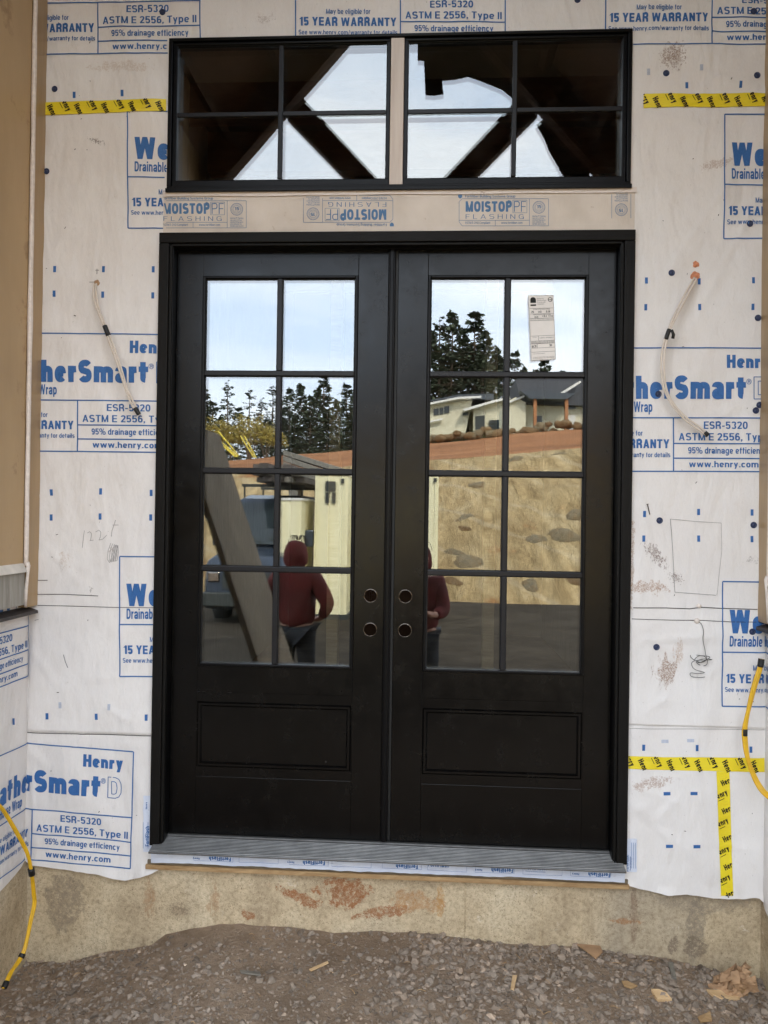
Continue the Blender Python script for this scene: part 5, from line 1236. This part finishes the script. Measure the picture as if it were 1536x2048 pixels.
LT_ = [(456, 756, 88, 0, .9), (425, 800, 95, 1, 1), (500, 772, 90, 3, 1.2), (478, 812, 100, 1, 1), (524, 792, 92, 0, 1), (546, 765, 90, 3, 1.3), (560, 800, 104, 1, 1), (580, 775, 94, 1, 1), (603, 762, 98, 2, .8), (622, 790, 92, 1, 1), (648, 745, 94, 1, .95), (634, 770, 106, 2, .8), (675, 795, 92, 2, .8), (694, 765, 95, 1, 1), (712, 780, 100, 2, .9), (405, 770, 96, 2, .9), (730, 770, 98, 2, .9), (388, 800, 99, 1, 1), (440, 830, 84, 2, 1.0), (535, 835, 84, 2, 1.2), (590, 830, 84, 2, 1.1), (655, 820, 84, 2, 1.2), (701, 822, 84, 2, 1.2)]
for i_, (u, v, d_, k, w_) in enumerate(sorted(LT_)):
    tree(u, v, d_, k, f'{kinds[k]}, {ORD[i_]} from the left among those mirrored in the left door glass', GT, wide=w_)
RT_ = [(860, 655, 118, 2, .75), (880, 628, 112, 0, 1.05), (905, 622, 112, 1, .9), (925, 650, 118, 2, .7), (950, 618, 114, 1, 1.0), (972, 660, 112, 2, .7), (990, 690, 116, 2, .8), (843, 690, 114, 2, .9), (890, 690, 120, 2, .9), (935, 690, 122, 2, .9), (822, 640, 116, 1, .9), (965, 700, 108, 2, .9), (1030, 700, 128, 1, .8), (1045, 730, 126, 2, .8), (1090, 718, 128, 1, 1.2), (1072, 735, 126, 2, .8), (1125, 738, 128, 2, .8), (1005, 710, 118, 2, .8), (1160, 742, 128, 2, .9), (800, 700, 116, 2, 1)]
for i_, (u, v, d_, k, w_) in enumerate(sorted(RT_)):
    tree(u, v, d_, k, f'{kinds[k]}, {ORD[i_]} from the left behind the houses in the right door glass', GT, wide=w_)
# yellow bushes
def bush(u, v, dist, r_, label):
    q = RV(u, v, dist); rr = random.Random(int(u)); m = MB(); tk = MB()
    for k in range(900):
        a = rr.uniform(0, 6.283); b = rr.uniform(-.3, 1); rad = r_ * rr.random() ** .4 * (1 + .3 * noi(math.cos(a) * 2, math.sin(a) * 2, b * 2)); c_ = Vector((math.cos(a) * rad * math.sqrt(max(0, 1 - b * b * .8)), math.sin(a) * rad * math.sqrt(max(0, 1 - b * b * .8)), b * rad * 1.1)); s_ = r_ * rr.uniform(.05, .11)
        d = Vector((rr.uniform(-1, 1), rr.uniform(-1, 1), rr.uniform(-.4, 1))).normalized(); e2 = d.cross(Vector((rr.random(), rr.random(), .3))).normalized()
        m.add([c_, c_ + d * s_ - e2 * s_ * .4, c_ + d * s_ * 2, c_ + d * s_ + e2 * s_ * .4], [(0, 1, 2, 3)])
    for k in range(5): a = k * 1.25; tk.tube([(0, 0, -r_ * 1.3), (math.cos(a) * r_ * .5, math.sin(a) * r_ * .5, r_ * .3)], [r_ * .04, r_ * .01], 4)
    e_ = empty('bush', tuple(q), label, 'bush', 'yellow bushes above the dirt road'); m.build('foliage', 'yellow_leaves', e_); tk.build('stems', 'bark', e_)
for u, v, r_, lb in [(434, 880, .85, 'leftmost yellow green bush, mirrored in the left door glass'), (462, 890, .65, 'low yellow green bush second from left, mirrored in the left door glass'), (500, 882, 1.0, 'largest yellow green bush, mirrored in the left door glass'), (532, 890, .8, 'yellow green bush right of the largest one, mirrored in the left door glass'), (556, 896, .5, 'smallest yellow green bush beside the glazing bar, mirrored in the left door glass')]:
    bush(u, v - 8, 37.5, r_, lb)
# houses
def quadbox(m, a, b, z0, z1, dep):      # upright box from front points a..b (x,y), depth away from the house
    (xa, ya), (xb, yb) = a, b; m.add([(xa, ya, z0), (xb, yb, z0), (xb, yb - dep, z0), (xa, ya - dep, z0), (xa, ya, z1), (xb, yb, z1), (xb, yb - dep, z1), (xa, ya - dep, z1)], [(0, 1, 2, 3), (7, 6, 5, 4), (4, 5, 1, 0), (5, 6, 2, 1), (6, 7, 3, 2), (7, 4, 0, 3)])
def hp(u, v, D): q = RV(u, v, D); return q
def hpoly(par, name, mat, pts, D, thick, off=0):
    m = MB(); q = [hp(u, v, D) for u, v in pts]; m.prism([(p.x, p.z) for p in q], q[0].y + off - thick, q[0].y + off)
    return part(m, name, mat, par)
D1 = 72
h1 = empty('modern_house', tuple(hp(925, 850, D1)), 'cream modern house with sloping flat roofs, mirrored in the right door glass', 'house')
hpoly(h1, 'wall', 'cream_siding', [(835, 870), (930, 870), (945, 800), (835, 812)], D1, 8); hpoly(h1, 'wall', 'cream_siding', [(946, 870), (1020, 870), (1020, 800), (946, 818)], D1, 7, .5)
hpoly(h1, 'roof', 'white_trim', [(835, 813), (917, 797), (961, 795), (961, 799), (917, 801), (835, 817)], D1, 9, 1.0); hpoly(h1, 'roof', 'white_trim', [(925, 822), (985, 804), (1030, 795), (1030, 799), (985, 809), (928, 826)], D1, 8, 1.4)
hpoly(h1, 'roof_slab', 'metal_roof', [(835, 808), (917, 792), (985, 790), (985, 803), (917, 798)], D1, 8, .9)
for a, b in (((868, 818), (878, 830)), ((880, 816), (887, 828)), ((889, 813), (899, 826)), ((926, 822), (937, 830))):
    w_ = hpoly(h1, 'window', 'window_glass_dark', [a, (b[0], a[1] - 1), b, (a[0], b[1] + 1)], D1, .2, .12)
hpoly(h1, 'carport_opening', 'cabin_dark', [(950, 834), (968, 832), (968, 860), (950, 860)], D1, .2, .7); hpoly(h1, 'balcony_rail', 'white_trim', [(835, 848), (885, 838), (885, 841), (835, 852)], D1, .4, .6); hpoly(h1, 'garage_opening', 'window_glass_dark', [(976, 842), (998, 841), (998, 860), (976, 860)], D1, .2, .7)
D2 = 56
h2 = empty('gabled_house', tuple(hp(1100, 850, D2)), 'house with dark shingle roof and orange porch posts, mirrored in the right door glass', 'house')
hpoly(h2, 'wall', 'cream_siding', [(1012, 870), (1050, 870), (1050, 806), (1030, 795), (1012, 805)], D2, 6, .3); hpoly(h2, 'wall', 'cream_siding', [(1050, 870), (1240, 870), (1240, 790), (1050, 806)], D2, 6, -1.0)
hpoly(h2, 'roof', 'shingle_roof', [(1032, 758), (1040, 792), (1058, 806), (1240, 812), (1240, 748), (1040, 750)], D2, 5, -.3)
hpoly(h2, 'porch_roof', 'metal_roof', [(1036, 786), (1145, 792), (1128, 803), (1056, 802)], D2, 1.4, 1.2)
hpoly(h2, 'barge_board', 'white_trim', [(1117, 789), (1157, 764), (1160, 767), (1120, 793)], D2, .5, .6); hpoly(h2, 'barge_board', 'white_trim', [(1012, 806), (1052, 790), (1054, 793), (1012, 810)], D2, .5, .6)
for u in (1067, 1129): hpoly(h2, 'porch_post', 'cedar_post', [(u - 3, 865), (u + 3, 865), (u + 3, 800), (u - 3, 800)], D2, .3, 1.0)
hpoly(h2, 'window', 'window_glass_dark', [(1071, 829), (1088, 828), (1088, 842), (1071, 843)], D2, .1, -.9); hpoly(h2, 'window', 'window_glass_dark', [(1134, 806), (1156, 805), (1156, 814), (1134, 815)], D2, .1, -.9); hpoly(h2, 'garage_door', 'white_trim', [(1134, 828), (1156, 826), (1156, 860), (1134, 860)], D2, .1, -.9)
# cream site cabins at the foot of the bank
def cabin(u0, u1, v0, D, label, win=None, dep=1.4):
    a, b = hp(u0, v0, D), hp(u1, v0, D); zb = -.22
    e_ = empty('site_cabin', ((a.x + b.x) / 2, a.y, zb), label, 'cabin', 'cream cabins at the foot of the bank')
    m = MB(); m.box(a.x, b.x, a.y - dep, a.y, zb + .12, a.z)
    part(m, 'body', 'cabin_cream', e_)
    m = MB(); n_ = max(2, int((b.x - a.x) / .16))
    for k in range(n_): x = a.x + .05 + (b.x - a.x - .1) * k / max(1, n_ - 1); m.box(x - .015, x + .015, a.y + .001, a.y + .018, zb + .15, a.z - .04)
    part(m, 'ribs', 'cabin_cream', e_); m = MB(); m.box(a.x - .03, b.x + .03, a.y - dep - .03, a.y + .03, zb, zb + .12); part(m, 'skid', 'cabin_dark', e_)
    m = MB(); m.box(a.x - .02, b.x + .02, a.y - dep - .02, a.y + .02, a.z + .001, a.z + .04); part(m, 'roof', 'white_trim', e_)
    for wn in win or []:
        p, q = hp(wn[0], wn[1], D), hp(wn[2], wn[3], D); m = MB(); m.box(p.x, q.x, a.y + .02, a.y + .045, q.z, p.z); part(m, 'window', 'cabin_dark', e_)
cabin(560, 602, 1000, 12.6, 'short cream cabin partly behind the red jacket, mirrored in the left door glass')
cabin(630, 696, 950, 13, 'tall narrow cream cabin with a small dark window, mirrored in the left door glass', [(651, 962, 671, 983), (651, 985, 658, 1006), (664, 985, 671, 1006), (682, 957, 688, 966)])
cabin(800, 878, 950, 13, 'tall cream cabin at the left edge of the right door glass, mirrored', [(836, 962, 854, 1006), (868, 956, 874, 964)])
# parked van with timber on its roof rack
vx0, vx1 = hp(420, 1000, 12).x, hp(575, 1000, 12).x; vy = -(12 + CAM.y); zg = -.22
van = empty('parked_van', ((vx0 + vx1) / 2, vy, zg), 'blue grey van with dark windows parked facing the doors, mirrored in the left door glass', 'van')
vc = (vx0 + vx1) / 2; hw = (vx1 - vx0) / 2 + .1; VL = 3.9
def sect(y, w_, z0, z1, tp): return [(vc - w_, y, z0), (vc - w_, y, z0 + (z1 - z0) * .5), (vc - w_ * tp, y, z1 - .08), (vc - w_ * tp * .85, y, z1), (vc + w_ * tp * .85, y, z1), (vc + w_ * tp, y, z1 - .08), (vc + w_, y, z0 + (z1 - z0) * .5), (vc + w_, y, z0)]
secs = [sect(vy, hw * .94, zg + .35, zg + .95, .95), sect(vy - .12, hw, zg + .28, zg + 1.12, .96), sect(vy - 1.0, hw, zg + .25, zg + 1.22, .95), sect(vy - 1.6, hw, zg + .25, zg + 2.08, .84), sect(vy - 2.2, hw, zg + .25, zg + 2.16, .84), sect(vy - 3.8, hw, zg + .25, zg + 2.16, .86), sect(vy - 3.9, hw * .97, zg + .3, zg + 2.05, .85)]
m = MB(); n_ = 8; m.add([q for s_ in secs for q in s_], [(i * n_ + k, i * n_ + (k + 1) % n_, (i + 1) * n_ + (k + 1) % n_, (i + 1) * n_ + k) for i in range(len(secs) - 1) for k in range(n_)] + [tuple(range(n_ - 1, -1, -1)), tuple((len(secs) - 1) * n_ + k for k in range(n_))])
part(m, 'body', 'van_paint', van, False, .04)
m = MB(); ya, yb = vy - 1.0, vy - 1.6; za, zb2 = zg + 1.26, zg + 1.98
m.add([(vc - hw * .88, ya + .01, za), (vc + hw * .88, ya + .01, za), (vc + hw * .74, yb + .06, zb2), (vc - hw * .74, yb + .06, zb2)], [(0, 1, 2, 3)]); m.v = [(x, y + .05, z + .03) for x, y, z in m.v]; part(m, 'windscreen', 'window_glass_dark', van)
for s_ in (-1, 1):
    m = MB(); m.box(vc + s_ * hw * 1.0, vc + s_ * (hw + .16), vy - 1.15, vy - 1.05, zg + 1.25, zg + 1.55); part(m, 'wing_mirror', 'van_paint', van, False, .03)
    m = MB(); m.box(vc + s_ * hw * .62, vc + s_ * hw * .88, vy - .02, vy + .03, zg + .72, zg + .88); part(m, 'headlight', 'chrome_rim', van, False, .02)
    for yy in (-.9, -3.2):
        M = Matrix.Translation((vc + s_ * (hw - .10), vy + yy, zg + .34)) @ Matrix.Rotation(R(90), 4, 'Y'); m = MB(); m.lathe([(.2, -.1), (.34, -.1), (.35, 0), (.34, .1), (.2, .1)], M, 20); part(m, 'wheel', 'tyre', van, True)
m = MB(); m.box(vc - hw * .55, vc + hw * .55, vy - .01, vy + .03, zg + .62, zg + .86); part(m, 'grille', 'cabin_dark', van); m = MB(); m.box(vc - hw, vc + hw, vy - .05, vy + .09, zg + .34, zg + .56); part(m, 'bumper', 'cabin_dark', van, False, .02)
m = MB()
for yy in (-1.9, -3.5):
    m.box(vc - hw * .8, vc + hw * .8, vy + yy - .03, vy + yy + .03, zg + 2.30, zg + 2.35); m.box(vc - hw * .75, vc - hw * .72, vy + yy - .02, vy + yy + .02, zg + 2.1, zg + 2.3); m.box(vc + hw * .72, vc + hw * .75, vy + yy - .02, vy + yy + .02, zg + 2.1, zg + 2.3)
part(m, 'roof_rack', 'cabin_dark', van)
for k in range(14):
    r_, c_ = divmod(k, 5); x = vc - .15 + c_ * .17; z = zg + 2.36 + r_ * .1; m = MB(); m.box(x, x + .15, vy - 4.4, vy - .9 + rnd.uniform(-.4, .3), z, z + .09)
    o = m.build('timber_length', 'lumber_dark' if k % 3 else 'grey_timber', None, False, .003); tag(o, f'grey timber length, {ORD[c_]} from the left in the {("bottom", "middle", "top")[r_]} layer on the van rack', 'timber', 'timber load on the van')
for k, (ua, va, ub, vb) in enumerate([(415, 868, 474, 904), (421, 866, 474, 902), (435, 862, 477, 902), (480, 872, 508, 906), (488, 872, 512, 906), (422, 872, 470, 904)]):
    a, b = hp(ua, va, 12.5), hp(ub, vb + 10, 12.5); m = MB(); m.tube([a, b], .012, 6); tag(m.build('yellow_stake', 'yellow_stake', None), ('thick yellow stake, longest of the left three', 'thin yellow stake in the middle of the left bundle', 'yellow stake reaching highest in the left bundle', 'yellow stake, left of the short right pair', 'yellow stake, right of the short right pair', 'faint yellow stake crossing behind the left bundle')[k] + ' on the van load', 'stake', 'yellow stakes in the load')
# long stack of grey blocks wedge
a, b = hp(566, 900, 17), hp(712, 944, 17)
e_ = empty('block_stack', (a.x, a.y, zg), 'grey concrete form blocks stacked beside the van, mirrored in the left door glass', 'stack')
for r_ in range(4):
    m = MB(); zt2 = a.z - r_ * .13; m.prism([(a.x, zt2), (b.x - r_ * .12, zt2 - (a.z - b.z)), (b.x - r_ * .12, zt2 - (a.z - b.z) - .12), (a.x, zt2 - .12)], a.y - 1.2, a.y); part(m, 'block_course', 'grey_timber', e_, False, .01)
m = MB(); m.box(a.x + .1, a.x + .3, a.y - 1, a.y - .2, zg, a.z - .52); m.box(b.x - .7, b.x - .5, a.y - 1, a.y - .2, zg, b.z - .2); part(m, 'trestle', 'grey_timber', e_)
# big sheet leaning on the left side wall
m = MB(); y0, y1 = -1.55, -2.46
m.prism([(-1.40, 2.18), (-1.435, 2.16), (-.62, -.19), (-.585, -.175)], y1, y0); tag(m.build('leaning_sheet', 'slab_face', None, False, .004), 'tall grey brown stone patterned sheet leaning against the left side wall', 'sheet')

# ================================================================ PEOPLE
def skin_mesh(nodes, edges, name, mat, parent, sub=2, root=0):
    me = bpy.data.meshes.new('s'); me.from_pydata([n[0] for n in nodes], edges, []); o = bpy.data.objects.new('s', me); COL.objects.link(o)
    sk = o.modifiers.new('skin', 'SKIN'); o.data.skin_vertices[0].data[root].use_root = True
    for i, n in enumerate(nodes):
        r_ = n[1]; o.data.skin_vertices[0].data[i].radius = r_ if isinstance(r_, tuple) else (r_, r_)
    sb = o.modifiers.new('sub', 'SUBSURF'); sb.levels = sub; sb.render_levels = sub
    bpy.context.view_layer.update()
    me2 = bpy.data.meshes.new_from_object(o.evaluated_get(bpy.context.evaluated_depsgraph_get())); me2.name = name
    bpy.data.objects.remove(o); bpy.data.meshes.remove(me); me2.materials.clear(); me2.materials.append(MATS[mat]); me2.polygons.foreach_set('use_smooth', [True] * len(me2.polygons))
    ob = bpy.data.objects.new(name, me2); COL.objects.link(ob); ob.parent = parent; return ob
def person(x, y, z, H, rz, label, hands):
    e_ = empty('person', (x, y, z), label, 'person', None, rz); k = H / 1.75
    V = lambda a, b, c_: (a * k, b * k, c_ * k)
    # faces +Y towards the doors
    nd = [(V(0, 0, .95), .13), (V(0, .01, 1.15), .12), (V(0, 0, 1.36), (.15, .10)), (V(0, 0, 1.46), .06), (V(0, .02, 1.53), .052), (V(0, .03, 1.60), .078), (V(0, .035, 1.68), .082), (V(0, .02, 1.735), .05)]
    ed = [(0, 1), (1, 2), (2, 3), (3, 4), (4, 5), (5, 6), (6, 7)]
    def add(p, r_, par):
        nd.append((V(*p), r_)); ed.append((par, len(nd) - 1)); return len(nd) - 1
    for s_ in (-1, 1):
        hp_ = add((s_ * .10, 0, .90), .095, 0); kn = add((s_ * .12, .02, .50), .06, hp_); an = add((s_ * .13, -.02, .10), .042, kn); add((s_ * .14, .10, .04), .038, an)
        sh = add((s_ * .19, 0, 1.40), .065, 2); ex, ey, ez = hands['elbow']; el = add((s_ * ex, ey, ez), .042, sh); wx, wy, wz = hands['wrist']; wr = add((s_ * wx, wy, wz), .028, el); px_, py_, pz_ = hands['palm']; pm = add((s_ * px_, py_, pz_), (.038, .018), wr)
        d = Vector((px_ - wx, py_ - wy, pz_ - wz)).normalized()
        for q in range(4):
            o_ = Vector((0, 0, 1)).cross(d).normalized() * ((q - 1.5) * .017); b0 = Vector((px_, py_, pz_)) + d * .045 + o_; l_ = (.030, .036, .034, .026)[q]
            f1 = add((s_ * b0.x, b0.y, b0.z), .0095, pm); b1 = b0 + d * l_ + Vector((0, 0, -.008)); f2 = add((s_ * b1.x, b1.y, b1.z), .0085, f1); b2 = b1 + d * l_ * .6 + Vector((0, 0, -.020)); add((s_ * b2.x, b2.y, b2.z), .0075, f2)
        o_ = Vector((0, 0, 1)).cross(d).normalized() * -.040; b0 = Vector((px_, py_, pz_)) + o_; t1 = add((s_ * b0.x, b0.y, b0.z), .011, pm); b1 = b0 + d * .035 + o_ * .3; add((s_ * b1.x, b1.y, b1.z), .009, t1)
    # nose and ears
    add((0, .125, 1.635), .012, 5)
    for s_ in (-1, 1): add((s_ * .088, .03, 1.645), .014, 6)
    skin_mesh(nd, ed, 'body', 'skin', e_)
    # jacket
    nd2 = [(V(0, 0, .86), (.205, .15)), (V(0, 0, 1.10), (.19, .145)), (V(0, 0, 1.34), (.20, .14)), (V(0, .0, 1.46), (.085, .08))]; ed2 = [(0, 1), (1, 2), (2, 3)]
    for s_ in (-1, 1):
        nd2.append((V(s_ * .20, 0, 1.40), .095)); a = len(nd2) - 1; ed2.append((2, a)); ex, ey, ez = hands['elbow']; nd2.append((V(s_ * ex, ey, ez), .072)); ed2.append((a, a + 1)); wx, wy, wz = hands['wrist']; q = Vector((ex, ey, ez)).lerp(Vector((wx, wy, wz)), .88); nd2.append((V(s_ * q.x, q.y, q.z), .048)); ed2.append((a + 1, a + 2))
    j = skin_mesh(nd2, ed2, 'jacket', 'red_jacket', e_)
    nd3 = [(V(0, 0, .93), (.17, .13))]; ed3 = []
    for s_ in (-1, 1):
        b = len(nd3); nd3 += [(V(s_ * .10, 0, .84), .112), (V(s_ * .12, .02, .50), .082), (V(s_ * .13, -.02, .13), .070)]; ed3 += [(0, b), (b, b + 1), (b + 1, b + 2)]
    skin_mesh(nd3, ed3, 'trousers', 'dark_trousers', e_)
    for s_ in (-1, 1):
        skin_mesh([(V(s_ * .13, -.03, .07), (.055, .05)), (V(s_ * .135, .06, .05), (.05, .04)), (V(s_ * .14, .14, .035), (.04, .03))], [(0, 1), (1, 2)], 'boot', 'boot_leather', e_, 2)
    skin_mesh([(V(0, -.02, 1.50), (.125, .10)), (V(0, -.045, 1.62), (.125, .11)), (V(0, -.02, 1.72), (.11, .105)), (V(0, .03, 1.765), (.085, .07))], [(0, 1), (1, 2), (2, 3)], 'hood', 'red_jacket', e_)
    m = MB(); rr = random.Random(int(x * 100))
    for q in range(12):
        a = rr.uniform(-.8, .8); b = rr.uniform(-.05, .05); m.tube(spline([V(.02 * a, .05, 1.80), V(.06 * a, .05 + b, 1.845), V(.13 * a, .06, 1.825 + b * .4), V(.16 * a, .07, 1.74)], 4), .003, 5)
    m.build('stray_hair', 'hair', e_, True)
    m = MB()
    for s_ in (-1, 1): m.lathe([(.0001, -.006), (.007, -.004), (.009, 0), (.007, .004), (.0001, .006)], Matrix.Translation(V(s_ * .032, .108, 1.655)), 10)
    m.build('eyes', 'hair', e_, True)
    m = MB(); m.tube([V(-.025, .098, 1.585), V(0, .108, 1.583), V(.025, .098, 1.585)], .004, 6); m.build('mouth', 'red_jacket', e_, True)
    return e_
person(.085, -3.68, -.20, 1.50, 0, 'person in a hooded dark red jacket and black trousers, mirrored in the right door glass', {'elbow': (.25, .10, 1.12), 'wrist': (.15, .25, 1.10), 'palm': (.09, .29, 1.12)})
person(-1.03, -3.75, -.20, 1.52, 3.3, 'person in a hooded red jacket, back turned, before the short cream cabin', {'elbow': (.36, -.02, 1.14), 'wrist': (.24, .10, .98), 'palm': (.17, .14, .96)})
